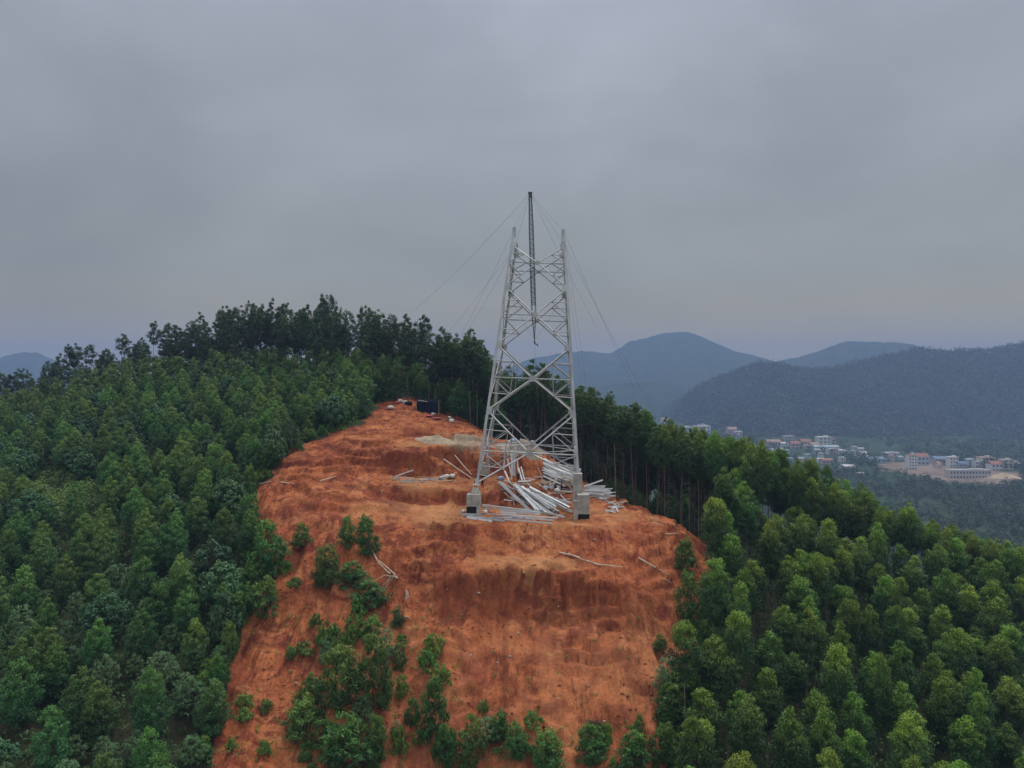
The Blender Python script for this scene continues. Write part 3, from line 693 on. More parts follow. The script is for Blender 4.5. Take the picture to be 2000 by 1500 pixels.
# tall straight stand behind the tower and along the right rim of the clearing
P, px, py = hexpts(-30, 85, 106, 200, 3.7, .2, 12)
lo = np.interp(px, [880, 940, 1000, 1060, 1120, 1200, 1300, 1345, 1420, 1480], [150, 146, 141, 136, 127, 119, 111, 108, 108, 118])
hi = lo + np.interp(px, [880, 1000, 1100, 1345, 1490], [48, 54, 62, 66, 50])
keep = (px > 880) & (px < 1490) & (P[:, 1] > lo) & (P[:, 1] < hi) & ((P[:, 1] < lo + 22) | (np.random.RandomState(3).rand(len(px)) < .62))
low = P[:, 1] > lo + 26; print('forest', keep.sum())
for (x, y, z), a, bk in zip(P[keep], px[keep], low[keep]):
    # crowns line up along a falling skyline: pick the height from it
    sky = np.interp(a, [870, 900, 935, 955, 985, 1010, 1040, 1080, 1120, 1170, 1210, 1250, 1300, 1345, 1440], [655, 640, 645, 690, 716, 716, 708, 716, 735, 752, 770, 792, 810, 826, 852]) + rnd.uniform(-4, 26)
    h = max(CZ - (sky - 740) / F * y - z, 11)
    h = min(h, rnd.uniform(19, 25))
    where = "behind the tower" if a < 1130 else "along the right rim beside the steel stacks"
    mixed = a > 1230 and rnd.random() < (a - 1230) / 180
    plant("forest_tree", rnd.choice(V_EUC if mixed else V_TALL if bk else V_SLIM), (x, y, z - .3), 1.05 if bk else .95, f"tall straight bare-stemmed tree {where}", "tree", f"straight trees {where}", sz=h / (15 if mixed else 20))

P, px, py = hexpts(20, 85, 122, 192, 4.6, .25, 61)
keep = (px > 1180) & (px < 1600) & (P[:, 1] > np.interp(px, [1180, 1350, 1600], [132, 124, 134])) & (P[:, 1] < np.interp(px, [1180, 1350, 1600], [186, 180, 160]))
for x, y, z in P[keep]:
    plant("understory_tree", rnd.choice(V_YOUNG), (x, y, z - .3), rnd.uniform(.9, 1.3), "low bushy tree half hidden behind the right rim stand", "tree", "bushy understory behind the right rim stand")

# ------------------------------------------------------------------ eucalyptus of the right slope
P, px, py = hexpts(8, 125, 46, 142, 3.55, .2, 30)
hi = np.interp(px, [1340, 1400, 1550, 1700, 2000, 2200], [130, 132, 132, 128, 124, 120])
lo_edge = np.interp(py, [900, 1000, 1060, 1130, 1230, 1300, 1360, 1440, 1600], [1400, 1400, 1405, 1405, 1378, 1390, 1335, 1320, 1330])
keep = (px > lo_edge) & ((px > 1440) | (P[:, 1] < 107)) & (px < 2090) & (P[:, 1] < hi) & (py - 15 * F / P[:, 1] < 1540) & outside_bare(px, py, 4) & (np.random.RandomState(8).rand(len(px)) > .09)
ep, epx, epy = P[keep], px[keep], py[keep]
order = np.argsort(ep[:, 1]); print('euc', len(order)); far_e = []
for k, i in enumerate(order):
    x, y, z = ep[i]; a = epx[i]; top = epy[i] - 15 * F / y
    h = rnd.uniform(.80, 1.12)
    if a < 1420 and y > 75: h *= .95
    if y > 100:                                                      # the brow: crowns follow the skyline of the stand
        sky = np.interp(a, [1400, 1450, 1500, 1600, 1700, 1800, 1900, 2000, 2100], [845, 856, 870, 903, 956, 998, 1034, 1060, 1085]) + rnd.uniform(0, 42)
        h = min(max((CZ - (sky - 740) / F * y - z) / 15, .8), 1.34)
    if k >= 300: far_e.append((x, y, z - .3, h)); continue
    big = "tall" if h > .97 else "shorter"
    rowz = "far brow above the valley" if y > 112 else "middle of right plantation" if top < 1270 else "low right plantation"
    colz = "next to the clearing" if a < 1500 else "middle rows" if a < 1760 else "towards right edge"
    plant("eucalyptus_tree", rnd.choice(V_EUC), (x, y, z - .3), rnd.uniform(.88, 1.12), f"{big} slim eucalyptus, yellow-green top, {rowz}, {colz}", "tree",
          "slim eucalyptus trees of the right plantation", sz=h)

if far_e:                                                            # what lies beyond the nearest three hundred
    vs_, fs_, ts_, ys_ = [], [], [], []; nb = 0; rs = np.random.RandomState(15)
    for k, (x, y, z, h) in enumerate(far_e):
        sh_ = lambda t: (1 - max(0, (t - 0.38) / 0.64) ** 2.2) ** .75 * (0.40 + 0.60 * min(1, t / 0.30))
        zb_ = 8.2 * h
        c, r = crown_clumps(rs, 70, zb_, 15 * h, 1.45, sh_, .42, .35); kk_ = rs.rand()
        v, f, t, yg = leaves(c + np.array([x, y, z]), r, 36, .32, .13, rs, .7, lambda p, q: np.clip(((p[:, 2] - z - zb_) / (15 * h - zb_) - .5) * 2.3, 0, 1) * (.3 + .7 * q.rand(len(p))) * (.4 + kk_ * .6))
        vs_.append(v); fs_.append(f + nb); ts_.append(t); ys_.append(yg); nb += len(v)
    ow = link("eucalyptus_wood", np_mesh("eucalyptus_wood", np.concatenate(vs_), np.concatenate(fs_), M_euc, face_attrs={"tint": np.concatenate(ts_), "young": np.concatenate(ys_)}))
    tag(ow, "far rows of the right plantation along the brow above the valley", "woods", kind="stuff")
    mbt = MB()
    for x, y, z, h in far_e: mbt.tube([(x, y, z), (x, y, z + 14 * h)], [.1, .03], 5, False)
    tag(mbt.build("far_stems", M_trunk, ow), kind="stuff")

# ------------------------------------------------------------------ saplings and scrub on the bare slope: crown centre pixel, width and height in pixels, look
SAPS = [
 (590,1053,40,46,'s',"small round sapling on bare soil, left of the close pair"), (680,1050,40,60,'s',"left one of two close saplings below the terrace"),
 (720,1053,46,72,'s',"right one of two close saplings, taller and denser"), (630,1118,60,70,'s',"wide sapling below the small round one, beside the pale gully"),
 (690,1128,60,48,'s',"squat dark bush just above the bleached branches"), (727,1165,66,46,'s',"low dark bush directly below the bleached branches"),
 (572,1138,36,20,'l',"low scrub tuft on the pale soil left of the wide sapling"), (557,1108,34,28,'l',"dark scrub clump at the left rim by the plantation"),
 (723,1240,46,46,'s',"lone dusky bush in the middle of the left bare slope"), (780,1290,34,46,'s',"narrow upright bush right of the big thicket"),
 (838,1290,50,44,'l',"upper half of the slanting strip of ferny scrub"), (862,1325,44,40,'l',"lower half of the slanting strip of ferny scrub"),
 (640,1245,60,50,'l',"sprawling scrub at the top left of the big thicket"), (690,1238,50,54,'l',"bright ferny scrub above the big thicket"),
 (655,1335,90,120,'s',"largest bush of the slope, left part of the big thicket"), (728,1340,76,130,'s',"tall dense bush forming the right part of the big thicket"),
 (590,1368,36,56,'s',"slim bush left of the big thicket"), (592,1415,76,76,'s',"broad bush with long pale leaves below the slim one"),
 (478,1370,38,32,'l',"round tuft near the left rim, upper of two"), (520,1380,30,26,'l',"small tuft right of the round one near the left rim"),
 (450,1456,26,20,'l',"tiny tuft at the foot of the left rim"), (515,1466,32,28,'l',"spiky low tuft on open soil low on the left"),
 (668,1462,100,96,'s',"big bush at the bottom edge below the thicket"), (728,1462,56,96,'s',"bush at the bottom edge right of the big one"),
 (840,1405,60,120,'s',"tall bright sapling standing free in the lower middle"), (872,1465,46,80,'s',"long-leaved bush at the foot of the tall bright sapling"),
 (803,1400,30,56,'s',"thin sapling left of the tall bright one"), (778,1450,40,50,'l',"dry-looking scrub left of the tall bright sapling"),
 (915,1458,56,86,'s',"dark rounded bush at the bottom, right of the bright sapling"), (972,1424,46,60,'s',"leaning bush above the bottom edge, left of the dry ones"),
 (944,1385,24,28,'l',"small dark tuft high above the leaning bush"), (1010,1458,50,66,'s',"loose bush on the bottom edge under the rills"),
 (1040,1405,42,28,'l',"dark low clump above the loose bush"), (1070,1476,66,76,'s',"grassy-leaved mound on the bottom edge"),
 (1155,1462,64,70,'s',"broad-leaved bush at the bottom below the dry patch"), (1185,1440,34,40,'l',"pale scrub beside the broad-leaved bush"),
 (1246,1432,26,56,'s',"slim upright bush with a crooked top, lower right"), (1240,1478,66,66,'s',"bush on the bottom edge under the slim crooked one"),
 (1292,1466,56,70,'s',"bush at the bottom where the right wood begins"), (530,1082,76,96,'s',"thick bush reaching into the clearing from the left wood"),
 (516,1175,66,66,'s',"rounded bush at the left rim below the thick one"), (1337,1090,50,70,'s',"feathery small tree at the right rim of the clearing"),
 (1338,1350,76,84,'s',"dense dark bush pushing into the clearing from the right"), (1305,1372,56,60,'s',"smaller bush left of the dense dark one at the right rim"),
 (1350,1190,54,110,'s',"creeper-hung thicket tree at the right rim"), (615,1212,30,24,'l',"yellowish weed patch above the sprawling scrub"),
 (592,1266,44,24,'l',"flat dark scrub left of the sprawling one"), (700,1190,40,36,'l',"scrub in the hollow under the low dark bush"),
 (475,1405,36,22,'l',"yellow-green weeds under the round tuft"), (786,1345,30,40,'l',"thin yellow weeds below the narrow upright bush"),
 (850,1255,44,36,'l',"yellow dry weeds at the head of the ferny strip"), (500,1120,50,60,'s',"dark bush half inside the left wood"),
]
for k, (a, b, w, h, ty, lbl) in enumerate(SAPS):
    p = hit(a, min(b + h * .42, 1540)); m_px = F / p.y
    var = (V_SAP if ty == 's' else V_LOW)[k % (6 if ty == 's' else 4)]
    t = plant("sapling" if ty == 's' else "scrub_tuft", var, p + Vector((0, 0, -.1)), 1.22 * w / m_px / (2.75 if ty == 's' else 3.0), lbl, "sapling" if ty == 's' else "shrub", sz=1.15 * h / m_px / (3.2 if ty == 's' else 1.5), tilt=.06)
gs = random.Random(5)
for k in range(95):
    if k < 45: a, b = gs.uniform(560, 790), gs.uniform(1190, 1520)
    elif k < 85: a, b = gs.uniform(560, 1310), gs.uniform(1425, 1530)
    else: a, b = gs.uniform(1280, 1330), gs.uniform(1250, 1500)
    p = hit(a, min(b, 1545)); sc_ = gs.uniform(.35, .85)
    plant("leafy_tuft", gs.choice(V_LOW + V_SAP[:2] + V_WHORL[:1]), p + Vector((0, 0, -.05)), sc_ * .8, "small leafy tuft in the ragged scrub low on the bare slope", "shrub", "leafy tufts scattered in the scrub of the bare slope", sz=sc_ * gs.uniform(.6, 1.1), tilt=.1)
LE = [(p_[0], p_[1]) for p_ in BARE[0:13]]; RE = [(p_[0], p_[1]) for p_ in BARE[23:]]
for k in range(130):
    E = LE if k < 85 else RE; sg = -1 if k < 85 else 1
    i_ = gs.randrange(len(E) - 1); u = gs.random()
    a = E[i_][0] * (1 - u) + E[i_ + 1][0] * u + sg * gs.uniform(-4, 34); b = E[i_][1] * (1 - u) + E[i_ + 1][1] * u
    if b > 1548: continue
    p = hit(a, b); sc_ = gs.uniform(.5, 1.25)
    side = "left" if k < 85 else "right"
    plant("edge_bush", gs.choice(V_SAP + V_LOW + V_WHORL[:1]), p + Vector((0, 0, -.1)), sc_ * (.8 if sg < 0 else .9), f"leafy bush in the thicket fringing the {side} rim of the clearing", "shrub", f"bushes fringing the {side} rim of the clearing", sz=sc_ * gs.uniform(.7, 1.2), tilt=.1)
# the withered bush low in the middle
p = hit(1160, 1440); rs = np.random.RandomState(77)
c, r = crown_clumps(rs, 16, .2, 1.3, 1.1, lambda t: 1 - .5 * t, .32)
t = empty("withered_bush", p); tag(t, "withered brown bush above the broad-leaved bush at the bottom", "shrub")
link("crown", leaf_mesh("crown", M_dead, c, r, 40, .26, .09, rs, .3), t); link("trunk", trunk_mesh("trunk", rs, .9, .035, M_darktrunk, c, 9, .05), t)

# ------------------------------------------------------------------ undergrowth of the woods (nobody could count it)
P, px, py = hexpts(-150, 125, 44, 200, 1.55, .28, 55)
m_left = (px < 800) & (P[:, 1] < 190); m_right = (px > 1290) & (P[:, 1] < 128) | (px > 760) & (P[:, 1] > 108) & (P[:, 1] < 200)
keep = (px > -80) & (px < 2090) & (py < 1720) & (m_left | m_right) & outside_bare(px, py, -1) & ~((px > 420) & (px < 1290) & (py > 1530))
up = P[keep]; rs = np.random.RandomState(4)
hh = np.where(px[keep] > 1290, 1.0, .85) * (0.45 + .75 * rs.rand(len(up))) * np.where((px[keep] > 1280) & (px[keep] < 1480), 1.9, 1.0)
cent = up + np.stack([0 * hh, 0 * hh, hh * .7], 1)
und = link("undergrowth", leaf_mesh("undergrowth", M_under, cent, .55 + .5 * rs.rand(len(up)), 18, .42, .17, rs, .1, lambda p, q: q.rand(len(p)) ** 2 * .9, upb=.6))
tag(und, "ferns and weeds covering the floor under the plantation trees", "undergrowth", kind="stuff")
gp = [(a, b) for a, b in zip(np.random.RandomState(9).uniform(30, 190, 260), np.random.RandomState(10).uniform(928, 1018, 260)) if math.hypot((a - 110) / 75, (b - 975) / 46) < 1]
gpts = np.array([tuple(hit(a, b)) for a, b in gp])
fern = link("fern_cover", leaf_mesh("fern_cover", M_sap, gpts + np.array([0, 0, .5]), np.full(len(gpts), 1.0), 60, .5, .16, rs, -.1, lambda p, q: .05 + .4 * q.rand(len(p)), upb=1.0))
tag(fern, "bright green ferns filling the gap in the left stand", "ferns", kind="stuff")
gr = np.random.RandomState(31); wpts = []
for _ in range(1100):
    a, b = gr.uniform(430, 1330), gr.uniform(1190, 1520)
    if gr.rand() < (.8 if 560 < a < 900 else .5 if b > 1420 else .10): wpts.append(tuple(hit(a, b)))
wpts = np.array(wpts)
weeds = link("weeds", leaf_mesh("weeds", M_sap, wpts + np.array([0, 0, .12]), gr.uniform(.15, .5, len(wpts)), 20, .22, .06, gr, -.4, lambda p, q: .4 + .6 * q.rand(len(p)), upb=.6))
tag(weeds, "thin weeds sprouting on the bare red slope", "weeds", kind="stuff")

# ------------------------------------------------------------------ woods of the valley and the far ridge
def leafballs(P, R0, per, L, rs, name, label, m=M_far, tallness=1.1):
    k = len(P); sub = 5
    off = rs.normal(size=(k, sub, 3)) * np.array([.42, .42, .42 * tallness]); sc = (R0 * (.7 + .6 * rs.rand(k)))
    c = (P[:, None, :] + off * sc[:, None, None] + np.array([0, 0, 1]) * (sc * tallness)[:, None, None]).reshape(-1, 3)
    o = link(name, leaf_mesh(name, m, c, np.repeat(sc * .62, sub), per, L, L * .62, rs, .1, lambda p, q: np.clip(q.rand(len(p)) * 1.4 - .6, 0, 1), upb=.6))
    return tag(o, label, "woods", kind="stuff")
rs = np.random.RandomState(91)
k = 4600; a = rs.uniform(1330, 2150, k); Y = 330 + 640 * rs.rand(k) ** 1.1
P = np.stack([(a - 1000) / F * Y, Y, np.zeros(k)], 1); P[:, 2] = terrain(P[:, 0], P[:, 1]); b = 740 + F * (CZ - P[:, 2]) / Y
keep = ~in_poly(a, b, YARD) & (poly_dist(a, b, YARD) > 3) & (fbm(P[:, 0] / 60, P[:, 1] / 60, 3) > -.45)
leafballs(P[keep], 4.0, 13, 1.35, rs, "valley_woods", "green orchard and woods on the valley floor below the yard")
k = 3400; a = rs.uniform(1180, 2150, k); Y = rs.uniform(930, 1630, k)
P = np.stack([(a - 1000) / F * Y, Y, np.zeros(k)], 1); P[:, 2] = terrain(P[:, 0], P[:, 1]); b = 740 + F * (CZ - P[:, 2]) / Y
town = (in_poly(a, b, [(1490, 848), (1650, 850), (1700, 880), (1640, 925), (1540, 915), (1490, 880)]) & (rs.rand(k) < .75))
keep = ~in_poly(a, b, YARD) & (poly_dist(a, b, YARD) > 2) & ~in_poly(a, b, SCAR) & ~town & (fbm(P[:, 0] / 80, P[:, 1] / 80, 3) > -.2)
leafballs(P[keep], 5.5, 8, 2.6, rs, "town_woods", "trees scattered between the houses of the valley town")
k = 9000; a = rs.uniform(1290, 2150, k); Y = rs.uniform(1490, 2190, k)
P = np.stack([(a - 1000) / F * Y, Y, np.zeros(k)], 1); P[:, 2] = ridge_fn(P[:, 0], P[:, 1])
keep = P[:, 2] > VAL - 4
leafballs(P[keep], 6.0, 4, 4.5, rs, "ridge_woods", "dense wood covering the hazy ridge across the valley", M_hillwood)
a = np.concatenate([rs.uniform(1780, 2010, 170), rs.uniform(1380, 1780, 90)]); Y = np.full(len(a), 2150.) + rs.normal(size=len(a)) * 12
P = np.stack([(a - 1000) / F * Y, Y, np.zeros(len(a))], 1); P[:, 2] = ridge_fn(P[:, 0], P[:, 1]) + 3
leafballs(P, 4.8, 6, 3.4, rs, "crest_woods", "row of trees along the crest of the hazy ridge", M_hillwood, tallness=1.7)
rs2 = np.random.RandomState(17)
k = 500; a = rs2.uniform(-60, 330, k); Y = rs2.uniform(260, 900, k)
P = np.stack([(a - 1000) / F * Y, Y, np.zeros(k)], 1); P[:, 2] = terrain(P[:, 0], P[:, 1])
leafballs(P, 4.0, 10, 1.6, rs2, "shoulder_woods", "woods in the hazy dip beyond the left shoulder of the hill")

# ------------------------------------------------------------------ the lattice tower
T0 = at(1035, 740, 107.2); T0.z = 0
ROT = R(-3.45)
WX = Vector((math.cos(ROT), math.sin(ROT), 0)); WY = Vector((-math.sin(ROT), math.cos(ROT), 0))
def hw(z): return 7.2 + (3.735 - 7.2) * (z - 5.35) / (40.9 - 5.35)
LEAN = 0.040
def corner(sx, sy, z): h = hw(z); return T0 + WX * (sx * h + (z - 5) * LEAN) + WY * (sy * h) + Vector((0, 0, z - sx * h * LEAN))
tower = empty("transmission_tower", (T0.x, T0.y, 0), ROT)
tag(tower, "half-built galvanised steel lattice tower standing on the red hilltop", "tower")
MI = tower.matrix_basis.inverted()
TI = Matrix.Rotation(-ROT, 4, 'Z') @ Matrix.Translation(Vector((-T0.x, -T0.y, 0)))
def tpart(name, mb, m, parent=None):
    mb.v = [tuple(TI @ Vector(v)) for v in mb.v]
    return mb.build(name, m, parent or tower)
FEET = {(-1, -1): 3.6, (1, -1): 5.3, (-1, 1): 3.6, (1, 1): 4.4}
TOPS = {(-1, -1): 41.0, (1, -1): 40.9, (-1, 1): 40.2, (1, 1): 40.7}
for (sx, sy), zf in FEET.items():
    out = WX * sx + WY * sy
    leg_ = tpart("leg", MB().angle(corner(sx, sy, zf - .3), corner(sx, sy, TOPS[(sx, sy)]), .36, .06, out), M_galv)
    tpart("base_shoe", MB().box(corner(sx, sy, zf - .05), (.95, .95, .10), ROT).box(corner(sx, sy, zf + .35), (.5, .5, .7), ROT, .55), M_galv, leg_)
    for zj, s_ in ((14.2, .75), (23.8, .7), (32.4, .6), (38.6, .55)):
        p = corner(sx, sy, zj); u = (corner(sx, sy, zj + 1) - p).normalized()
        mb = MB()
        for fdir, nrm in ((WX * -sx, WY * sy), (WY * -sy, WX * sx)):
            c_ = p + nrm * .05 + fdir * .34
            q = [c_ + u * 1.0 * s_ - fdir * .34, c_ + u * .55 * s_ + fdir * .42, c_ - u * .55 * s_ + fdir * .42, c_ - u * 1.0 * s_ - fdir * .34]
            mb.add([v for v in q] + [v + nrm * .03 for v in q], [(0, 1, 2, 3), (7, 6, 5, 4), (0, 4, 5, 1), (1, 5, 6, 2), (2, 6, 7, 3), (3, 7, 4, 0)])
        tpart("gusset_plate", mb, M_galv, leg_)
    zt = TOPS[(sx, sy)]
    mb = MB()
    for fdir, nrm in ((WX * -sx, WY * sy), (WY * -sy, WX * sx)):
        mb.box(corner(sx, sy, zt - .55) + fdir * .22 + nrm * .06, (.05 + .4 * abs(fdir.dot(WX)), .05 + .4 * abs(fdir.dot(WY)), 1.5), ROT)
    tpart("splice_plate", mb, M_galv, leg_)
PANELS = [(14.2, 8.4, None), (23.8, 19.05, 14.2), (32.4, 28.3, 23.8), (38.6, 36.0, 32.4)]    # upper joint, belt, lower joint
secondary = []
for fi, (s0, s1) in enumerate((((-1, -1), (1, -1)), ((-1, 1), (1, 1)), ((-1, -1), (-1, 1)), ((1, -1), (1, 1)))):
    nrm = ((corner(*s0, 20) + corner(*s1, 20)) / 2 - T0); nrm.z = 0; nrm.normalize()
    for k, (zu, zh, zl) in enumerate(PANELS):
        a_u, b_u = corner(*s0, zu), corner(*s1, zu)
        l0 = zl if zl else FEET[s0] + .2; l1 = zl if zl else FEET[s1] + .2
        a_l, b_l = corner(*s0, l0), corner(*s1, l1)
        a_h, b_h = corner(*s0, zh), corner(*s1, zh)
        c_ = (a_h + b_h) / 2
        dsz = (.165, .15, .135, .12)[k]
        for p_ in (a_u, b_u, a_l, b_l):
            tpart("diagonal_brace", MB().angle(p_, c_, dsz, None, nrm), M_galv)
        tpart("horizontal_belt", MB().angle(a_h, b_h, dsz * .95, None, nrm + Vector((0, 0, .6))), M_galv)
        ca, ha = (b_h - a_h).normalized(), Vector((0, 0, 1))
        g = .5 - .07 * k
        q = [c_ + nrm * .09 + ca * g * x_ + ha * g * y_ for x_, y_ in ((-.9, -1), (.9, -1), (.9, 1), (-.9, 1))]
        tpart("centre_plate", MB().add(q + [v + nrm * .03 for v in q], [(0, 1, 2, 3), (7, 6, 5, 4), (0, 4, 5, 1), (1, 5, 6, 2), (2, 6, 7, 3), (3, 7, 4, 0)]), M_galv)
        for up_, leg_, hp, s_ in ((a_u, s0, a_h, 0), (b_u, s1, b_h, 0), (a_l, s0, a_h, 1), (b_l, s1, b_h, 1)):
            m_ = up_.lerp(c_, .5); lg = corner(*leg_, m_.z)
            secondary.append((m_, lg, .095, nrm, fi)); secondary.append((m_, hp, .105, nrm, fi))
            if k < 2: secondary.append((m_, hp.lerp(c_, .5), .085, nrm, fi))
            if k < 1:
                m2 = up_.lerp(c_, .22); zz = m2.z; secondary.append((m2, corner(*leg_, zz), .08, nrm, fi))
secondary.sort(key=lambda s: s[4])
for p0, p1, sz_, nrm, _ in secondary[:100]:
    tpart("secondary_brace", MB().angle(p0, p1, sz_, None, nrm), M_galv2)
mb = MB()
for p0, p1, sz_, nrm, _ in secondary[100:]: mb.angle(p0, p1, sz_, None, nrm)
tag(tpart("secondary_bracing", mb, M_galv2), kind="stuff")
for zz in (8.4, 19.05):                                       # plan bracing inside the belts
    mids = [(corner(*p, zz) + corner(*q, zz)) / 2 for p, q in (((-1, -1), (1, -1)), ((1, -1), (1, 1)), ((1, 1), (-1, 1)), ((-1, 1), (-1, -1)))]
    for k in range(4): tpart("plan_brace", MB().angle(mids[k], mids[(k + 1) % 4], .10, None, Vector((0, 0, 1))), M_galv2)
mb = MB()
for k in range(54):                                                 # step bolts up the front left leg
    p = corner(-1, -1, 5 + k * .65); mb.tube([p, p - WX * .3], .014, 5)
tag(tpart("step_bolts", mb, M_galv2), kind="stuff")

# climbing mast hung inside the tower
m_top, m_bot = at(1035.5, 378, 107), at(1044, 664, 107)
mast = empty("climbing_mast", m_bot); tag(mast, "slim dark lattice climbing mast hung upright inside the steel tower", "mast")
ax = (m_top - m_bot); Lm = ax.length; ax.normalize()
ux = Vector((1, 0, 0)); ux = (ux - ax * ux.dot(ax)).normalized().lerp(WY * .45 + WX * .9, .5).normalized(); ux = (ux - ax * ux.dot(ax)).normalized(); uy = ax.cross(ux)
def mw(t): return .30 * min(1, t / .22 + .06) * (1 - .42 * max(0, (t - .72) / .28))
def mp(sx, sy, t): return ax * (Lm * t) + ux * sx * mw(t) + uy * sy * mw(t)
for sx, sy in ((-1, -1), (1, -1), (1, 1), (-1, 1)):
    MB().tube([mp(sx, sy, t) for t in (0, .2, .5, .75, 1)], .045, 5).build("chord", M_mast, mast)
mb = MB(); ts = np.linspace(.24, .985, 46)
for i in range(len(ts) - 1):
    for (p, q) in (((-1, -1), (1, -1)), ((1, -1), (1, 1)), ((1, 1), (-1, 1)), ((-1, 1), (-1, -1))):
        mb.tube([mp(*p, ts[i]), mp(*q, ts[i])], .026, 4, False)
        mb.tube([mp(*(p if i % 2 else q), ts[i]), mp(*(q if i % 2 else p), ts[i + 1])], .022, 4, False)
mb.build("lacing", M_mast, mast)
MB().box(ax * (Lm + .06), (.62, .62, .12)).box(ax * (Lm - .35), (.5, .5, .5), 0, 1.1).build("head_plate", M_mast, mast)
MB().tube([ax * -.1, (0, 0, -.45), (.18, 0, -.62), (.42, -.02, -.7), (.5, -.02, -.95)], [.14, .13, .1, .1, .09], 6).build("foot_hook", M_mast, mast)

# ropes
def rope(p0, p1, r, label, sag=.0):
    p0, p1 = Vector(p0), Vector(p1)
    pts = [p0.lerp(p1, t) - Vector((0, 0, sag * 4 * t * (1 - t))) for t in np.linspace(0, 1, 9)]
    o = MB().tube([p - pts[0] for p in pts], r, 5).build("guy_rope", M_rope); o.location = pts[0]
    tag(o, label, "rope"); return o
tops = {k: corner(*k, TOPS[k] - .3) for k in TOPS}
rope(m_top, at(812, 604, 150), .016, "long guy rope from the mast head down to the left ridge wood", .6)
rope(m_top, tops[(-1, -1)], .013, "rope from mast head to the top of the front left tower leg")
rope(m_top, tops[(-1, 1)], .013, "rope from mast head to the top of the rear left tower leg")
rope(m_top, tops[(1, -1)], .0145, "rope from mast head to the top of the front right tower leg")
rope(m_top, tops[(1, 1)], .013, "rope from mast head to the top of the rear right tower leg")
rope(tops[(-1, -1)], at(893, 668, 140), .0145, "upper of two stay ropes from the left leg tops into the wood", .3)
rope(tops[(-1, 1)], at(905, 660, 146), .0145, "lower of two stay ropes from the left leg tops into the wood", .3)
rope(tops[(1, -1)], hit(1196, 958), .0145, "stay rope from front right leg top to the end of the steel stack", .2)
rope(tops[(1, 1)], at(1292, 830, 122), .0145, "outer stay rope from the right leg tops over the right wood", .4)
rope(tops[(1, -1)], at(1240, 760, 130), .0145, "middle stay rope from the right leg tops over the right wood", .4)
rope(m_top, at(1165, 640, 128), .013, "fine rope from the mast head down past the right leg top", .3)
rope(tops[(-1, 1)], at(870, 655, 150), .013, "outermost stay rope from the rear left leg top to the ridge wood", .4)
rope(tops[(1, 1)], at(1150, 860, 126), .013, "steep inner stay rope from the rear right leg top to the right stand", .2)
rope(corner(-1, -1, 32.4), m_bot, .013, "sling rope from the front left leg joint to the mast foot", .3)
rope(corner(1, -1, 32.4), m_bot, .013, "sling rope from the front right leg joint to the mast foot", .3)
rope(m_bot, m_bot - Vector((-.6, 0, 12)), .0145, "thin hoist line hanging down from the mast foot")

# footings
def footing(px, py, Y, parts, label):
    p = at(px, py, Y); o = empty("concrete_footing", p, ROT); tag(o, label, "footing")
    for nm, c, s, tp, m in parts:
        me = MB().box((0, 0, 0), s, 0, tp); x = me.build(nm, m, o); x.location = c
        bv = x.modifiers.new("bevel", 'BEVEL'); bv.width = .04; bv.segments = 2
    return o
footing(925.5, 1003, 99.6, [("pedestal", (0, 0, 1.95), (1.9, 1.8, 1.7), 1, M_conc), ("tar_coat", (-.2, -.06, .35), (1.46, 1.8, 1.5), 1, M_tar), ("cap", (.2, .3, 3.2), (1.25, 1.2, .8), .62, M_conc),
        ("corner_post", (.72, -.75, .5), (.5, .5, 1.3), 1, M_conc)], "concrete footing with black tarred base under the front left tower leg")
footing(1139, 1017, 97.7, [("pedestal", (0, 0, 2.35), (1.65, 1.7, 2.7), 1, M_conc), ("tar_coat", (.1, -.05, .45), (1.5, 1.7, 1.2), 1, M_tar), ("column", (-.72, 1.5, 4.3), (1.3, 1.3, 4.2), 1, M_conc),
        ("corner_post", (-1.05, -.7, 1.35), (.58, .58, 3.2), 1, M_conc)], "tall stepped concrete footing with black base under the front right leg")
q = corner(-1, 1, 2.6); zt = tz(q.x, q.y)
o = empty("concrete_footing", (q.x, q.y, zt), ROT); tag(o, "low concrete footing behind the workers under the rear left leg", "footing")
MB().box((0, 0, .2), (1.5, 1.5, 1.6)).box((0, 0, 1.2), (1.1, 1.1, max(.5, 2 * (3.5 - zt - 1.2)) * .5), 0, .8).build("pedestal", M_conc, o)
q = corner(1, 1, 2); zt = tz(q.x, q.y)
o = empty("concrete_footing", (q.x, q.y, zt), ROT); tag(o, "concrete footing among the steel bundles under the rear right leg", "footing")
MB().box((0, 0, (4.3 - zt) / 2 - .4), (1.3, 1.3, 4.3 - zt + .8)).build("pedestal", M_conc, o)

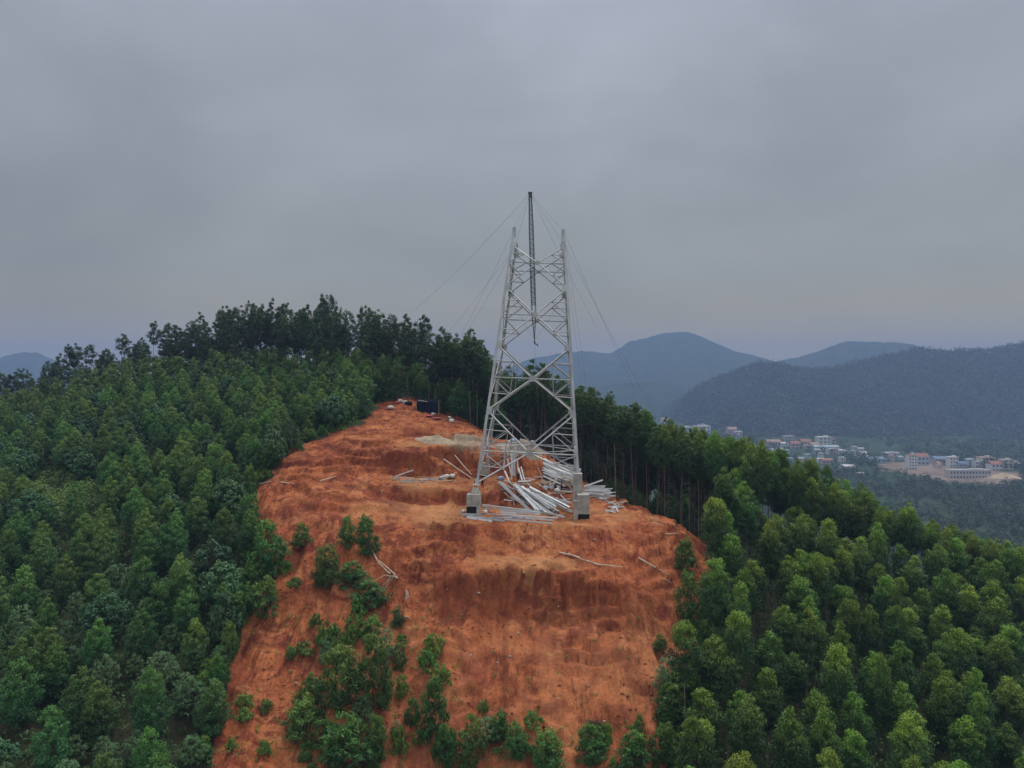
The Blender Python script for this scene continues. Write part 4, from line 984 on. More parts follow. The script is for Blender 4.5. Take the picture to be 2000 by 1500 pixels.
# ------------------------------------------------------------------ steel members and timber lying about
def bar(name, p0, p1, size, m, label, cat, group=None, rnd_ref=True, round_=False):
    p0, p1 = Vector(p0), Vector(p1); c_ = (p0 + p1) / 2
    mb = MB()
    if round_: mb.tube([p0 - c_, (p0 + p1) / 2 - c_ + Vector((rnd.gauss(0, .03), 0, rnd.gauss(0, .03))), p1 - c_], [size * .55, size * .5, size * .4], 6)
    else: mb.angle(p0 - c_, p1 - c_, size, None, (rnd.gauss(0, .6), -.6, .6 + abs(rnd.gauss(0, .4))))
    o = mb.build(name, m); o.location = c_
    return tag(o, label, cat, group)
g1 = "steel angles stacked right of the front right footing"
for k in range(30):
    lay, j = divmod(k, 8)
    Y = 109.5 + .35 * j + rnd.uniform(-.1, .1); z = 0.25 + .42 * lay + rnd.uniform(0, .14) + .08 * j
    xl = at(1140 + rnd.uniform(-3, 12), 960, Y).x; xr = at(1188 + rnd.uniform(-12, 16) - lay * 6, 960, Y).x
    bar("steel_angle", (xl, Y + rnd.gauss(0, .25), z), (xr, Y + rnd.gauss(0, .3), z + rnd.uniform(-.12, .16)), rnd.uniform(.17, .26), M_pack, "pale steel angle in the flat stack right of the front right footing", "steel bar", g1)
bar("steel_angle", at(1140, 950, 110), at(1177, 937, 111), .24, M_pack, "single steel angle propped at a tilt on top of the right-hand stack", "steel bar")
g2 = "steel angles fanned out on the bank behind the right leg"
for k in range(46):
    u = k / 45; v = rnd.random()
    a0, b0 = 1054 + 12 * v + 6 * u, 897 + 32 * u + rnd.uniform(-3, 3)
    a1, b1 = 1112 + rnd.uniform(-8, 24), 921 + 26 * u + rnd.uniform(-4, 4)
    Y0 = 117.5 - 3.2 * u; Y1 = 113.5 - 3 * u
    bar("steel_angle", at(a0, b0, Y0), at(a1, b1, Y1), rnd.uniform(.15, .25), M_pack if rnd.random() < .75 else M_galv2, "steel angle sliding down the bank behind the right tower leg", "steel bar", g2)
g3 = "heavy steel members leaning from the terrace to the platform"
for (a0, b0, a1, b1, s_) in ((1003, 951, 1066, 1006, .42), (1012, 949, 1090, 1006, .42), (1020, 950, 1076, 998, .36), (1030, 955, 1119, 1004, .40), (1034, 952, 1112, 996, .34), (1040, 956, 1106, 990, .3), (1008, 954, 1080, 1008, .34), (1024, 955, 1084, 994, .32), (1016, 956, 1060, 996, .3), (1045, 960, 1096, 988, .28)):
    bar("steel_member", at(a0, b0, 108), hit(a1, b1) + Vector((0, 0, .28)), s_, rnd.choice([M_galv, M_galv2]), "heavy steel angle in the bundle leaning off the terrace between the front legs", "steel bar", g3)
for k in range(16):
    u = rnd.random(); a0, b0 = 1000 + 46 * u + rnd.uniform(-4, 4), 948 + 10 * u; a1, b1 = 1050 + 66 * u + rnd.uniform(-10, 8), 1004 - 14 * u * rnd.random()
    bar("steel_member", at(a0, b0, 108), hit(a1, b1) + Vector((0, 0, rnd.uniform(.3, .6))), rnd.uniform(.16, .26), rnd.choice([M_galv, M_galv2, M_pack]), "heavy steel angle in the bundle leaning off the terrace between the front legs", "steel bar", g3)
bar("steel_member", at(975, 940, 108), hit(1034, 1000) + Vector((0, 0, .25)), .36, M_galv, "long steel angle lying alone left of the leaning heavy bundle", "steel bar")
bar("steel_member", at(981, 942, 107.6), hit(1012, 976) + Vector((0, 0, .2)), .2, M_galv2, "short steel angle beside the lone long one", "steel bar")
bar("steel_angle", at(998, 962, 105), hit(1005, 990) + Vector((0, 0, .15)), .14, M_palewood, "thin pale strut propped under the lone long angle", "steel bar")
g4 = "steel members laid flat along the front edge of the platform"
for (a0, b0, a1, b1, s_) in ((904, 1009, 986, 1022, .26), (912, 1013, 962, 1021, .3), (942, 992, 1072, 1007, .34), (945, 996, 1060, 1004, .28), (978, 1003, 1095, 1012, .26), (980, 1008, 1090, 1016, .2), (935, 1006, 1010, 1011, .2),
        (1000, 1012, 1080, 1021, .22), (960, 1015, 1040, 1018, .2), (1010, 1006, 1100, 1009, .24), (930, 1017, 1000, 1014, .16), (985, 1018, 1078, 1025, .16), (1040, 1002, 1104, 1014, .2), (900, 1006, 940, 1008, .22), (1020, 998, 1086, 1010, .26)):
    bar("steel_member", hit(a0, b0) + Vector((0, 0, .22)), hit(a1, b1) + Vector((0, 0, .22)), s_, rnd.choice([M_galv, M_galv2, M_pack]), "grey steel angle lying flat on the front edge of the platform", "steel bar", g4)
g5 = "steel angles stood upright against the terrace bank"
for (a0, b0, a1, b1, s_) in ((992, 896, 1003, 940, .26), (1000, 880, 1002, 938, .3), (1004, 884, 1006, 938, .22), (1010, 900, 1013, 940, .18), (1012, 914, 1020, 941, .2), (1017, 912, 1025, 941, .18), (985, 920, 994, 941, .24), (1008, 872, 1004, 925, .16), (986, 884, 984, 918, .16)):
    bar("steel_angle", at(a0, b0, 113.6), at(a1, b1, 111.6), s_, rnd.choice([M_pack, M_galv]), "steel angle stood on end against the terrace bank between the legs", "steel bar", g5)
g9 = "loose steel angles tangled between the tower legs"
for k in range(64):
    a0, b0 = rnd.uniform(978, 1095), rnd.uniform(932, 985); th = rnd.choice([rnd.uniform(.15, .8), rnd.uniform(-.25, .2)]); w = rnd.uniform(14, 42)
    bar("loose_angle", hit(a0, b0) + Vector((0, 0, .3)), hit(a0 + w * math.cos(th), b0 + w * math.sin(th)) + Vector((0, 0, .3)), rnd.uniform(.11, .2), rnd.choice([M_galv, M_galv2, M_pack, M_wood]), "loose steel angle among the tangle between the tower legs", "steel bar", g9)
bar("timber_pole", at(867, 897, 113), at(921, 934, 109), .17, M_palewood, "longer pale pole leaning on the bank left of the tower", "pole", round_=True)
bar("timber_pole", at(888, 889, 113.5), at(921, 927, 110), .15, M_palewood, "shorter pale pole leaning on the bank left of the tower", "pole", round_=True)
g6 = "planks laid on the terrace left of the tower"
for k in range(18):
    a0 = 762 + 118 * rnd.random(); b0 = 931 + 13 * rnd.random(); w = rnd.uniform(12, 40)
    bar("plank", hit(a0, b0) + Vector((0, 0, .14)), hit(a0 + w, b0 + rnd.uniform(-2, 2)) + Vector((0, 0, .14)), rnd.uniform(.12, .2), rnd.choice([M_wood, M_palewood, M_galv2]), "weathered plank lying on the terrace left of the tower", "plank", g6)
g7 = "steel offcuts dropped at the right edge of the platform"
for k in range(16):
    a0, b0 = 1182 + 24 * rnd.random(), 985 + 18 * rnd.random(); th = rnd.uniform(-.5, .5); w = rnd.uniform(10, 22)
    bar("steel_offcut", hit(a0, b0) + Vector((0, 0, .15)), hit(a0 + w * math.cos(th), b0 + w * math.sin(th) * .5) + Vector((0, 0, .2)), rnd.uniform(.1, .18), rnd.choice([M_pack, M_palewood]), "short steel offcut in the small heap at the right edge of the platform", "steel bar", g7)
bar("steel_angle", hit(1178, 978) + Vector((0, 0, .2)), hit(1204, 992) + Vector((0, 0, .2)), .2, M_galv2, "steel angle pointing from the right stack to the small offcut heap", "steel bar")
bar("steel_angle", hit(1202, 988) + Vector((0, 0, .2)), hit(1208, 1004) + Vector((0, 0, .15)), .18, M_galv, "steel angle pointing downhill beside the small offcut heap", "steel bar")
g8 = "brown props and planks behind the front right footing"
for (a0, b0, a1, b1) in ((1050, 912, 1064, 948), (1077, 930, 1072, 951), (1087, 932, 1081, 951), (1098, 932, 1118, 958), (1103, 940, 1120, 962), (1092, 944, 1114, 948), (1085, 962, 1112, 972), (1098, 975, 1122, 966), (1108, 935, 1124, 950), (1100, 928, 1124, 941), (1090, 926, 1118, 936)):
    bar("timber_prop", at(a0, b0, 112), at(a1, b1, 109.5), .13, rnd.choice([M_palewood, M_wood, M_wood]), "timber prop lying behind the front right footing", "timber", g8, round_=True)
# poles and branches scattered over the bare slope
def pole(pts, r, label, m=M_palewood, name="fallen_pole"):
    W = [hit(*p) + Vector((0, 0, r * 1.6)) for p in pts]
    o = MB().tube([w - W[0] for w in W], [r * (1 - .4 * k / max(1, len(W) - 1)) for k in range(len(W))], 6).build(name, m); o.location = W[0]
    return tag(o, label, "pole")
pole([(1092, 1082), (1130, 1093), (1165, 1106), (1216, 1114)], .10, "longest pale pole lying along the cut bench on the right")
pole([(1110, 1085), (1140, 1098), (1172, 1108)], .07, "thinner pole beside the longest one on the cut bench")
pole([(1248, 1096), (1278, 1113), (1306, 1131)], .11, "pale pole slanting down at the right rim of the clearing")
pole([(1298, 1137), (1312, 1143)], .10, "short pale pole stub below the slanting one at the right rim")
pole([(1362, 1143), (1381, 1153)], .11, "short pale pole among the first trees right of the clearing")
pole([(625, 942), (655, 934)], .11, "short bleached pole on the bare shoulder left of the terrace")
pole([(548, 944), (575, 948)], .09, "small bleached pole by the left wood edge")
pole([(500, 949), (530, 943)], .10, "bleached pole half under the left wood")
pole([(474, 947), (490, 936)], .10, "bleached stick steeply tilted at the left wood edge")
pole([(1320, 1015), (1345, 1022)], .10, "pale pole under the trees at the top right rim")
pole([(1300, 1046), (1325, 1044)], .08, "thin pole on the right shoulder under the tall trees")
pole([(1268, 1012), (1290, 1020)], .07, "small pole on the right shoulder near the offcut heap")
pole([(1276, 1024), (1296, 1028)], .07, "lower small pole on the right shoulder")
br = empty("dead_branch", hit(760, 1138)); tag(br, "bleached dead branches heaped on the bare slope", "branch")
o0 = br.location.copy()
def limb(pts, r):
    W = [hit(*p) + Vector((0, 0, .12 + h_)) - o0 for *p, h_ in pts]
    MB().tube(W, [r * (1 - .55 * k / (len(W) - 1)) for k in range(len(W))], 6).build("limb", M_palewood, br)
limb([(776, 1135, .1), (755, 1124, .2), (738, 1105, .3), (726, 1088, .5)], .12)
limb([(772, 1130, .2), (752, 1118, .3), (734, 1102, .4)], .08)
limb([(770, 1132, .1), (750, 1128, .1), (735, 1139, .1)], .07); limb([(764, 1134, .1), (756, 1142, .1), (746, 1152, .1)], .06)
limb([(770, 1134, .1), (760, 1146, .1), (752, 1153, .1)], .05); limb([(740, 1110, .3), (730, 1096, .6)], .05)
st = hit(794, 1170); o = empty("stump", st); tag(o, "pale splintered stump right of the dead branches", "stump")
MB().tube([(0, 0, -.2), (0.05, 0, .5), (-.05, 0, 1.0)], [.26, .2, .1], 7).build("stem", M_palewood, o); MB().tube([(0, 0, .3), (.3, 0, .1)], [.12, .06], 6).build("root", M_palewood, o)

# ------------------------------------------------------------------ shelter, heaps, site clutter
sh = hit(836, 806); shelter = empty("tarp_shelter", sh, R(4)); tag(shelter, "dark navy tarpaulin shelter at the edge of the wood", "shelter")
w2, d2, hB, hF = 2.3, 1.9, 2.9, 2.3
N = 12; vs, fs = [], []
prof_ = [(-d2, 0), (-d2 * .98, .9), (-d2 * .95, hF), (0, hB), (d2, hF * .8), (d2 * 1.1, .1)]
for i in range(N + 1):
    x = -w2 + 2 * w2 * i / N
    for (yy, zz) in prof_: vs.append((x, yy + .06 * math.sin(i * 1.9 + zz), zz - .12 * math.sin(math.pi * (i % 4) / 4) * (zz > 1)))
kk = len(prof_)
for i in range(N):
    for j in range(kk - 1): fs.append((i * kk + j, i * kk + j + 1, (i + 1) * kk + j + 1, (i + 1) * kk + j))
mb = MB().add(vs, fs); c0 = mb.build("cover", M_tarp, shelter); sd_ = c0.modifiers.new("solid", 'SOLIDIFY'); sd_.thickness = .03
MB().add([(-w2, yy, zz) for yy, zz in prof_] + [(-w2 + .04, yy, zz) for yy, zz in prof_], [tuple(range(kk)), tuple(range(2 * kk - 1, kk - 1, -1))]).build("end_sheet", M_tarp, shelter)
MB().tube([(-w2 + .3, -d2 - .1, hF + .35), (-.1, -d2 - .15, hF + .05)], .06, 6).build("ridge_pole", M_palewood, shelter)
for x in (-w2, w2): MB().tube([(x, -d2 - .06, -.3), (x, -d2 - .06, hF + .2)], .055, 6).build("post", M_wood, shelter)
def heap(name, p, rx, ry, h, m, label, cat, seed):
    rs = np.random.RandomState(seed); n1, n2 = 36, 12; vs, fs = [], []
    for j in range(n2 + 1):
        t = j / n2
        for i in range(n1):
            a_ = 2 * math.pi * i / n1; k_ = t * (1 + .14 * math.sin(2 * a_ + seed) + .08 * math.sin(5 * a_))
            zz = h * (1 - t) ** 1.15 + .05 * rs.normal() * (t < .97)
            x_, y_ = rx * k_ * math.cos(a_), ry * k_ * math.sin(a_)
            vs.append((x_, y_, max(zz, 0) + tz(p.x + x_, p.y + y_) - p.z - (.25 if j == n2 else 0)))
    for j in range(n2):
        for i in range(n1): fs.append((j * n1 + i, j * n1 + (i + 1) % n1, (j + 1) * n1 + (i + 1) % n1, (j + 1) * n1 + i))
    o = MB().add(vs, fs).build(name, m, None, True); o.location = p
    return tag(o, label, cat)
heap("sand_heap", hit(852, 864), 3.6, 2.2, 1.25, M_sand, "cone of pale sand on the upper terrace below the shelter", "heap", 3)
heap("gravel_heap", hit(908, 861), 2.6, 1.0, .55, M_sand, "low spread of pale gravel right of the sand cone", "heap", 5)
heap("rubble_heap", hit(1012, 884), 3.4, 2.0, 1.5, M_rubble, "grey rubble heap on the bank seen between the tower legs", "heap", 8)
heap("soil_heap", hit(1040, 884), 2.4, 1.6, 1.6, M_sand, "tan soil heap right of the grey rubble between the legs", "heap", 12)
def sack(px, py, sz, m, label, cat="sack", name="sack", flat=.6):
    p = hit(px, py); rs = np.random.RandomState(int(px * 7 + py))
    me = bpy.data.meshes.new(name); bm = bmesh.new(); bmesh.ops.create_icosphere(bm, subdivisions=2, radius=.5)
    for v in bm.verts:
        v.co = Vector((math.copysign(abs(v.co.x * 2) ** .7 * .5, v.co.x), math.copysign(abs(v.co.y * 2) ** .7 * .36, v.co.y), v.co.z * flat)) * (1 + .08 * rs.normal())
    bm.to_mesh(me); bm.free(); me.materials.append(m)
    for pl in me.polygons: pl.use_smooth = True
    o = link(name, me); o.location = p + Vector((0, 0, sz * flat * .42)); o.scale = (sz, sz, sz); o.rotation_euler = (0, 0, rs.rand() * 3)
    return tag(o, label, cat)
for a in [(1004, 868, 1.5, M_blueplastic, "pale blue wrapped bale on the bank between the legs", "bale", "wrapped_bale"), (998, 866, 1.0, M_whitebag, "white sack left of the pale blue bale"),
          (1030, 868, 1.5, M_redcloth, "dark red bundle on the bank between the tower legs", "bundle", "cloth_bundle"), (1037, 872, 1.2, M_redcloth, "smaller red bundle below the dark red one", "bundle", "cloth_bundle"),
          (1040, 866, .9, M_whitebag, "white sack on top of the bank by the red bundles"), (1088, 962, 1.2, M_whitebag, "white sack on the platform behind the front right footing"),
          (1066, 957, 1.1, M_blueplastic, "pale green-blue sack left of the white one behind the footing"), (1072, 972, .9, M_orange, "orange sack near the white one behind the footing"),
          (948, 1003, .9, M_whitebag, "white sack at the foot of the front left footing"), (905, 1003, .8, M_whitebag, "white sack left of the black tarred footing"), (958, 1004, .7, M_redcloth, "red rag beside the front left footing", "rag", "rag"),
          (872, 936, 1.3, M_whitebag, "white sack left end of the plank row"), (884, 934, 1.2, M_whitebag, "white sack right end of the plank row"), (862, 938, 1.0, M_galv2, "grey bag among the planks", "sack", "sack"), (890, 929, .8, M_orange, "orange bag behind the white sacks by the planks"),
          (838, 814, 2.4, M_redcloth, "red sheet spread in front of the shelter", "sheet", "ground_sheet", .14), (852, 818, 2.6, M_redcloth, "red sheet trailing downhill right of the shelter", "sheet", "ground_sheet", .12), (846, 811, .9, M_whitebag, "white box-like sack on the red sheet"),
          (866, 803, .9, M_whitebag, "white bag hanging about right of the shelter"), (868, 792, .9, M_whitebag, "pale bag among the trunks right of the shelter"), (882, 826, 1.5, M_whitebag, "pale bag on the bank below the shelter, right"), (878, 818, .9, M_whitebag, "small pale bag uphill of the one on the bank"),
          (782, 786, 1.3, M_whitebag, "white sack heap left of the shelter, upper"), (790, 788, 1.2, M_whitebag, "white sack nearer to the shelter on its left"), (776, 789, 1.2, M_redcloth, "reddish bundle left of the shelter", "bundle", "cloth_bundle"), (763, 800, 1.3, M_whitebag, "white sack at the top of the red path"),
          (798, 792, 1.6, M_tarp, "dark covered pile left of the shelter", "pile", "covered_pile"), (1174, 978, .9, M_whitebag, "white sack by the end of the right steel stack"), (978, 938, 1.2, M_blueplastic, "pale green bag on the terrace edge behind the left leg")]:
    sack(*a)
MB2 = MB()
drum = hit(1004, 940); o = empty("oil_drum", drum); tag(o, "orange drum on the terrace edge between the legs", "drum")
MB().tube([(0, 0, 0), (0, 0, .9)], .32, 14).build("barrel", M_orange, o); MB().tube([(0, 0, .9), (0, 0, .94)], .33, 14).build("rim", M_galv2, o)
# stones on the slope
rs = np.random.RandomState(64)
for k in range(46):
    a, b = rs.uniform(560, 1290), rs.uniform(1100, 1480) if k % 3 else rs.uniform(900, 1060)
    p = hit(a, b); me = bpy.data.meshes.new("stone"); bm = bmesh.new(); bmesh.ops.create_icosphere(bm, subdivisions=1, radius=.5)
    for v in bm.verts: v.co *= 1 + .3 * rs.normal() * .6
    bm.to_mesh(me); bm.free(); me.materials.append(M_sand if k % 2 else M_rubble)
    o = link("stone", me); s_ = rs.uniform(.2, .5); o.scale = (s_, s_ * .8, s_ * .6); o.location = p; o.rotation_euler = (0, 0, rs.rand() * 6)
    tag(o, "small loose stone lying on the bare red slope", "stone", "loose stones on the red slope")

rs = np.random.RandomState(88); cl = []
while len(cl) < 3600:
    x_ = rs.uniform(-40, 40, 4000); y_ = rs.uniform(62, 150, 4000); z_ = terrain(x_, y_)
    a_, b_ = 1000 + F * x_ / y_, 740 + F * (CZ - z_) / y_
    ok = in_poly(a_, b_, BARE) & (rs.rand(4000) < np.clip(.25 + 1.3 * fbm(x_ * .25, y_ * .25, 3), 0, 1))
    cl += list(zip(x_[ok], y_[ok], z_[ok]))
cl = np.array(cl[:3600]); k = len(cl); rr_ = .05 + .17 * rs.rand(k) ** 3
octv = np.array([(1, 0, 0), (-1, 0, 0), (0, 1, 0), (0, -1, 0), (0, 0, 1), (0, 0, -1)], float); octf = np.array([(0, 2, 4), (2, 1, 4), (1, 3, 4), (3, 0, 4), (2, 0, 5), (1, 2, 5), (3, 1, 5), (0, 3, 5)])
v = (cl[:, None, :] + octv[None] * rr_[:, None, None] * (.6 + .7 * rs.rand(k, 6, 1)) * np.array([1.2, 1.2, .8])).reshape(-1, 3)
f = (octf[None] + (np.arange(k) * 6)[:, None, None]).reshape(-1, 3)
M_clod = simple("broken_red_earth", (.27, .085, .042), .95, 0, .45, .35)
tag(link("soil_clods", np_mesh("soil_clods", v, f, M_clod)), "crumbs and clods of broken red earth strewn over the bare hill", "clods", kind="stuff")

# ------------------------------------------------------------------ people at work
M_skin = simple("skin", (0.30, 0.17, 0.11), .6); M_hair = simple("black_hair", (.012, .011, .010), .6)
def skin_obj(name, m, parent, verts, edges, radii, root=0, sub=1):
    me = bpy.data.meshes.new(name); me.from_pydata(verts, edges, []); me.materials.append(m)
    o = link(name, me, parent); o.modifiers.new("skin", 'SKIN'); s_ = o.modifiers.new("sub", 'SUBSURF'); s_.levels = sub; s_.render_levels = sub
    for i, v in enumerate(me.skin_vertices[0].data): v.radius = (radii[i], radii[i]); v.use_root = (i == root)
    return o
def person(p, rz, shirt, trousers, hat, label, pose="stand"):
    o = empty("person", p, rz); tag(o, label, "person")
    if pose == "stand":
        J = {"pel": (0, 0, .95), "wst": (0, 0, 1.1), "chs": (0, .01, 1.33), "nck": (0, .0, 1.48), "hd": (0, -.02, 1.6), "tp": (0, -.02, 1.7),
             "ls": (.17, 0, 1.40), "le": (.25, .02, 1.13), "lw": (.24, -.16, .95), "lh": (.23, -.23, .90), "rs": (-.17, 0, 1.40), "re": (-.26, .03, 1.14), "rw": (-.20, -.2, 1.02), "rh": (-.17, -.27, 1.0),
             "lk": (.11, -.03, .5), "la": (.12, .02, .08), "lt": (.13, -.13, .04), "rk": (-.11, -.02, .5), "ra": (-.13, .04, .08), "rt": (-.14, -.11, .04), "lhp": (.1, 0, .9), "rhp": (-.1, 0, .9)}
    else:                                                            # crouching
        J = {"pel": (0, .12, .34), "wst": (0, .10, .48), "chs": (0, -.04, .72), "nck": (0, -.12, .86), "hd": (0, -.17, .96), "tp": (0, -.19, 1.06),
             "ls": (.17, -.05, .78), "le": (.24, -.26, .58), "lw": (.14, -.42, .45), "lh": (.12, -.5, .42), "rs": (-.17, -.05, .78), "re": (-.24, -.24, .56), "rw": (-.15, -.4, .40), "rh": (-.12, -.48, .37),
             "lk": (.17, -.3, .48), "la": (.15, -.02, .08), "lt": (.17, -.2, .04), "rk": (-.17, -.28, .46), "ra": (-.15, -.0, .08), "rt": (-.17, -.18, .04), "lhp": (.1, .08, .32), "rhp": (-.1, .08, .32)}
    def grow_(name, m, keys, ed, rad, parent=o):
        return skin_obj(name, m, parent, [J[k] for k in keys], [(keys.index(a), keys.index(b)) for a, b in ed], [rad[k] for k in keys])
    ks = ["pel", "wst", "chs", "nck", "hd", "tp", "ls", "le", "lw", "lh", "rs", "re", "rw", "rh", "lhp", "lk", "la", "lt", "rhp", "rk", "ra", "rt"]
    ed = [("pel", "wst"), ("wst", "chs"), ("chs", "nck"), ("nck", "hd"), ("hd", "tp"), ("chs", "ls"), ("ls", "le"), ("le", "lw"), ("lw", "lh"), ("chs", "rs"), ("rs", "re"), ("re", "rw"), ("rw", "rh"),
          ("pel", "lhp"), ("lhp", "lk"), ("lk", "la"), ("la", "lt"), ("pel", "rhp"), ("rhp", "rk"), ("rk", "ra"), ("ra", "rt")]
    rad = dict(pel=.13, wst=.12, chs=.145, nck=.055, hd=.095, tp=.07, ls=.065, le=.045, lw=.035, lh=.04, rs=.065, re=.045, rw=.035, rh=.04, lhp=.09, lk=.06, la=.045, lt=.04, rhp=.09, rk=.06, ra=.045, rt=.04)
    grow_("body", M_skin, ks, ed, rad)
    k2 = ["wst", "chs", "ls", "le", "rs", "re", "pel"]; grow_("shirt", shirt, k2, [("pel", "wst"), ("wst", "chs"), ("chs", "ls"), ("ls", "le"), ("chs", "rs"), ("rs", "re")], dict(pel=.15, wst=.15, chs=.165, ls=.085, le=.062, rs=.085, re=.062))
    k3 = ["pel", "lhp", "lk", "la", "rhp", "rk", "ra"]; grow_("trousers", trousers, k3, [("pel", "lhp"), ("lhp", "lk"), ("lk", "la"), ("pel", "rhp"), ("rhp", "rk"), ("rk", "ra")], dict(pel=.142, lhp=.11, lk=.078, la=.06, rhp=.11, rk=.078, ra=.06))
    h_ = Vector(J["tp"]); MB().tube([h_ + Vector((0, 0, -.03)), h_ + Vector((0, 0, .04)), h_ + Vector((0, 0, .09))], [.13, .115, .05], 10).build("helmet" if hat is not M_hair else "hair", hat, o, True)
    return o
M_navy = simple("navy_cloth", (.014, .018, .034), .8); M_black = simple("black_cloth", (.012, .012, .014), .8); M_paleshirt = simple("pale_blue_cloth", (.34, .38, .46), .8); M_red = simple("red_cloth", (.38, .05, .05), .8); M_yel = simple("yellow_helmet", (.6, .42, .06), .5)
def stand(px, py, Y):
    x = (px - 1000) / F * Y; return Vector((x, Y, tz(x, Y)))
person(stand(929, 938, 107.5), R(160), M_paleshirt, M_black, M_hair, "person in pale shirt and dark trousers standing left of the front left leg")
person(stand(942, 938, 107.3), R(200), M_black, M_navy, M_hair, "person in black standing right beside the front left leg")
person(stand(1012, 934, 110.5), R(30), M_navy, M_black, M_hair, "person in dark clothes standing by the upright steel angles")
person(stand(1097, 955, 109), R(90), M_red, M_black, M_hair, "person in red shirt working behind the front right footing")
person(stand(1085, 958, 109.5), R(270), M_black, M_black, M_whitebag, "person in black with pale helmet crouching behind the front right footing", "crouch")
person(stand(1207, 970, 110.5), R(20), M_navy, M_black, M_hair, "person in navy crouching at the right end of the steel stack", "crouch")

# ------------------------------------------------------------------ valley town
M_win = simple("window_glass", (.09, .10, .115), .4, 0, .2, .3)
WALLS = {k: simple(k + "_render", c, .85, 0, .08, .3) for k, c in dict(white=(.66, .66, .64), cream=(.58, .52, .43), grey=(.40, .41, .42), blue=(.42, .50, .58), pink=(.52, .38, .35), raw=(.52, .50, .47)).items()}
ROOFS = {k: simple(k + "_roof", c, .8, 0, .12, .4) for k, c in dict(red=(.34, .165, .135), white=(.58, .58, .57), blue=(.17, .23, .33), grey=(.36, .37, .38), rust=(.36, .25, .20), teal=(.34, .42, .45)).items()}
def house(px0, px1, pyt, pyb, wall, roof, form, label, floors=2, bays=3, depth=None, rz=0.0, frame=False):
    Y = (CZ - VAL) * F / (pyb - 740); s_ = Y / F
    x = ((px0 + px1) / 2 - 1000) * s_; zb = tz(x, Y); zt = CZ - (pyt - 740) * s_; zbase = min(zb, CZ - (pyb - 740) * s_)
    w = (px1 - px0) * s_; h = max(zt - zbase, 3.2); d = depth or max(9, min(w * .8, 18))
    o = empty("house" if not frame else "unfinished_building", (x, Y + d / 2, zbase), rz); tag(o, label, "house")
    hr = h * (.72 if form == 'gable' else .90)
    if not frame:
        MB().box((0, 0, hr / 2 - .5), (w, d, hr + 1)).build("wall", WALLS[wall], o)
        if form == 'gable':
            a_ = w / 2 + .5; b_ = d / 2 + .6
            MB().add([(-a_, -b_, hr), (a_, -b_, hr), (a_, b_, hr), (-a_, b_, hr), (-a_, 0, h), (a_, 0, h)], [(0, 1, 5, 4), (2, 3, 4, 5), (0, 4, 3), (1, 2, 5), (3, 2, 1, 0)]).build("roof", ROOFS[roof], o)
        else:
            rf_ = MB().box((0, 0, hr + .2), (w + .8, d + .8, .4)).build("roof", ROOFS[roof], o)
            MB().box((w * .22, d * .1, hr + .4 + (h - hr) * .5), (w * .32, d * .4, max(h - hr, .8))).build("stair_head", WALLS[wall], rf_)
        fh = hr / floors
        for f_ in range(floors):
            for b_ in range(bays):
                MB().box((-w / 2 + w * (b_ + .5) / bays, -d / 2 - .02, fh * (f_ + .52)), (w / bays * .5, .12, fh * .48)).build("window", M_win, o)
    else:
        for f_ in range(floors + 1): MB().box((0, 0, h * f_ / floors), (w, d, .45)).build("floor_slab", WALLS["raw"], o)
        for b_ in range(bays + 1):
            for yy in (-d / 2 + .3, d / 2 - .3): MB().box((-w / 2 + .3 + (w - .6) * b_ / bays, yy, h / 2 + .01), (.5, .5, h - .5)).build("column", WALLS["raw"], o)
        MB().box((0, -d * .22, h / 2), (w - 1.4, .3, h - .6)).build("back_wall", WALLS["cream"], o)
    return o
house(1776, 1792, 886, 918, 'white', 'red', 'flat', "tall narrow white block with rows of windows by the dirt yard", 5, 3)
house(1793, 1816, 886, 907, 'blue', 'red', 'gable', "blue-walled house under a red roof beside the tall white block", 2, 3)
house(1827, 1855, 892, 904, 'grey', 'blue', 'gable', "long shed with blue roof between the white blocks", 1, 4)
house(1856, 1873, 891, 913, 'white', 'white', 'flat', "white three-storey house behind the unfinished long frame", 3, 3)
house(1874, 1890, 902, 914, 'blue', 'blue', 'gable', "dark blue roofed shed right of the white three-storey house", 1, 3)
house(1892, 1905, 896, 912, 'blue', 'white', 'flat', "small pale blue house with two bays of windows", 3, 2)
house(1906, 1919, 901, 914, 'white', 'grey', 'flat', "low white house between the small blue one and the red-topped block", 2, 2)
house(1920, 1946, 892, 914, 'cream', 'rust', 'flat', "cream block with a red-brown top", 3, 4)
house(1938, 1960, 901, 922, 'white', 'red', 'gable', "white house with large windows under a red gable", 2, 3)
house(1961, 1981, 896, 922, 'cream', 'grey', 'flat', "plain pale block at the right end of the row", 4, 2)
house(1856, 1937, 917, 937, 'raw', 'grey', 'flat', "long unfinished two-storey block with rows of open bays on the yard", 2, 13, 12, 0)
house(1500, 1526, 859, 872, 'pink', 'rust', 'gable', "long pink house with rusty roof at the left of the town", 1, 4)
house(1534, 1554, 851, 864, 'grey', 'grey', 'flat', "grey house behind the long pink one", 2, 3)
house(1546, 1562, 862, 878, 'pink', 'red', 'gable', "small house with red roof between the grey and the orange one", 2, 2)
house(1566, 1584, 858, 874, 'cream', 'red', 'gable', "cream house with red roof in the middle of the town", 2, 3)
house(1584, 1600, 864, 879, 'cream', 'rust', 'gable', "orange-roofed house left of the tall white one", 2, 3)
house(1600, 1624, 852, 872, 'white', 'white', 'flat', "tall white house standing above the town roofs", 3, 3)
house(1624, 1633, 856, 872, 'pink', 'rust', 'flat', "narrow pink house touching the tall white one", 3, 1)
house(1592, 1640, 870, 881, 'teal' if 'teal' in WALLS else 'blue', 'teal', 'gable', "long low hall with pale teal roof below the tall white house", 1, 6)
house(1644, 1656, 879, 888, 'white', 'white', 'flat', "little white house right of the long teal hall", 2, 2)
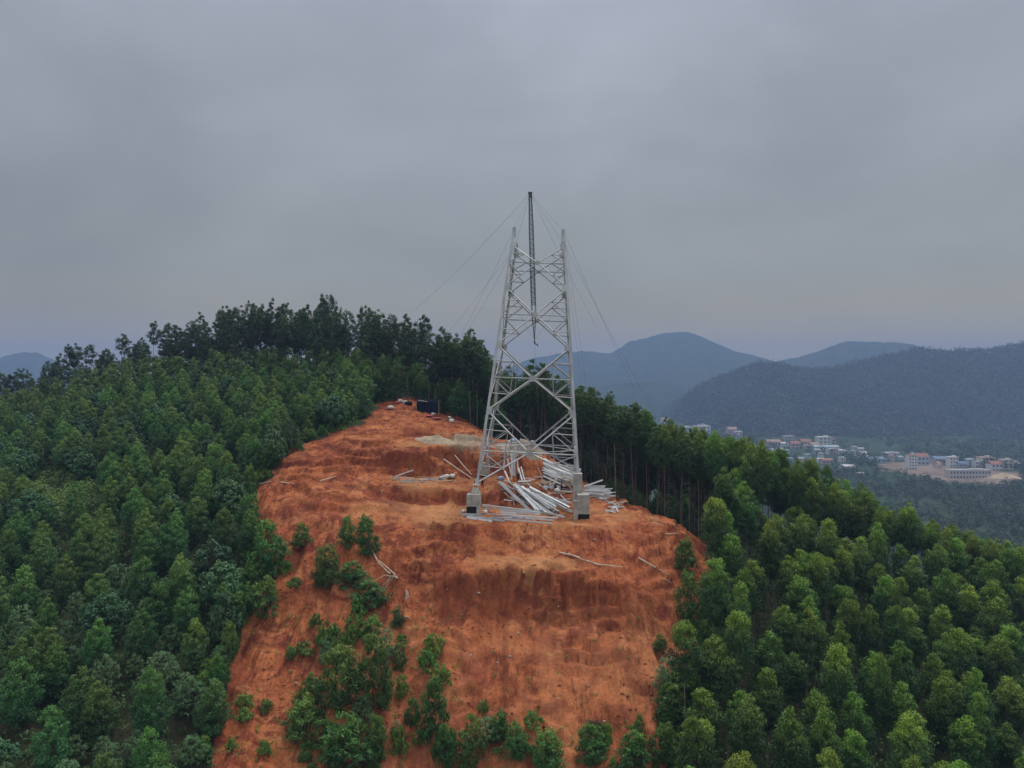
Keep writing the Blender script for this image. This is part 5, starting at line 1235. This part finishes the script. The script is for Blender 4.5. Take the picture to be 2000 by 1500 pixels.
house(1662, 1672, 880, 889, 'white', 'grey', 'flat', "tiny white house among the trees right of the town", 2, 1)
house(1682, 1694, 882, 891, 'cream', 'white', 'gable', "tiny cream house nearest to the yard road", 1, 2)
house(1607, 1628, 896, 907, 'pink', 'red', 'gable', "lone house with bright red roof below the town", 1, 3)
house(1648, 1671, 908, 918, 'white', 'white', 'gable', "white-roofed shed among trees below the town", 1, 3)
house(1676, 1688, 922, 931, 'white', 'white', 'gable', "small pale shed at the near edge of the town trees", 1, 2)
house(1732, 1758, 884, 896, 'grey', 'grey', 'flat', "grey house above the left end of the dirt yard", 2, 4)
house(1700, 1730, 893, 902, 'blue', 'blue', 'gable', "blue shed at the left end of the dirt yard", 1, 4)
house(1332, 1352, 833, 846, 'grey', 'white', 'flat', "low white house seen over the forest tops, left one", 2, 3)
house(1356, 1388, 831, 845, 'white', 'white', 'flat', "broad white house seen over the forest tops", 2, 4)
house(1292, 1306, 816, 830, 'cream', 'rust', 'gable', "rusty roof just showing over the forest tops", 1, 2)
house(1422, 1440, 834, 848, 'pink', 'rust', 'gable', "house with rusty roof at the foot of the orange cutting", 1, 3)
gh = random.Random(41)
for k in range(46):
    if k < 26: a, b = gh.uniform(1492, 1705), gh.uniform(872, 906)
    elif k < 34: a, b = gh.uniform(1310, 1450), gh.uniform(838, 852)
    elif k < 40: a, b = gh.uniform(1700, 1775), gh.uniform(888, 902)
    else: a, b = gh.uniform(1800, 1990), gh.uniform(900, 914)
    w = gh.uniform(7, 15); h = gh.uniform(6, 11)
    o = house(a, a + w, b - h, b, gh.choice(['white', 'cream', 'grey', 'white', 'pink', 'blue']), gh.choice(['grey', 'white', 'rust', 'red', 'teal', 'grey']), gh.choice(['gable', 'flat']), "small hazy house packed in the valley town strip", 2, 2, rz=gh.uniform(-.4, .4))
    o["group"] = "small hazy houses of the valley town"
p = at(1962, 938, (CZ - VAL) * F / 198)
rub = heap("rubble_heap", Vector((p.x, p.y, tz(p.x, p.y))), 20, 12, 7.2, simple("quarry_rubble", (.46, .36, .25), .95, 0, .2, .2), "tan rubble heap at the right end of the valley yard", "heap", 21)

# ------------------------------------------------------------------ haze
HAZE = 2.8e-4
m, n, l = new_mat("haze_air")
o_ = n.new("ShaderNodeOutputMaterial"); v_ = n.new("ShaderNodeVolumePrincipled"); l.new(v_.outputs[0], o_.inputs["Volume"])
v_.inputs["Color"].default_value = (0.37, 0.54, 0.93, 1); v_.inputs["Density"].default_value = HAZE
v_.inputs["Anisotropy"].default_value = 0.0
hz = MB().box((0, 2400, (312 - 150) / 2), (12400, 7200, 462)).build("haze", m)
tag(hz, kind="stuff")
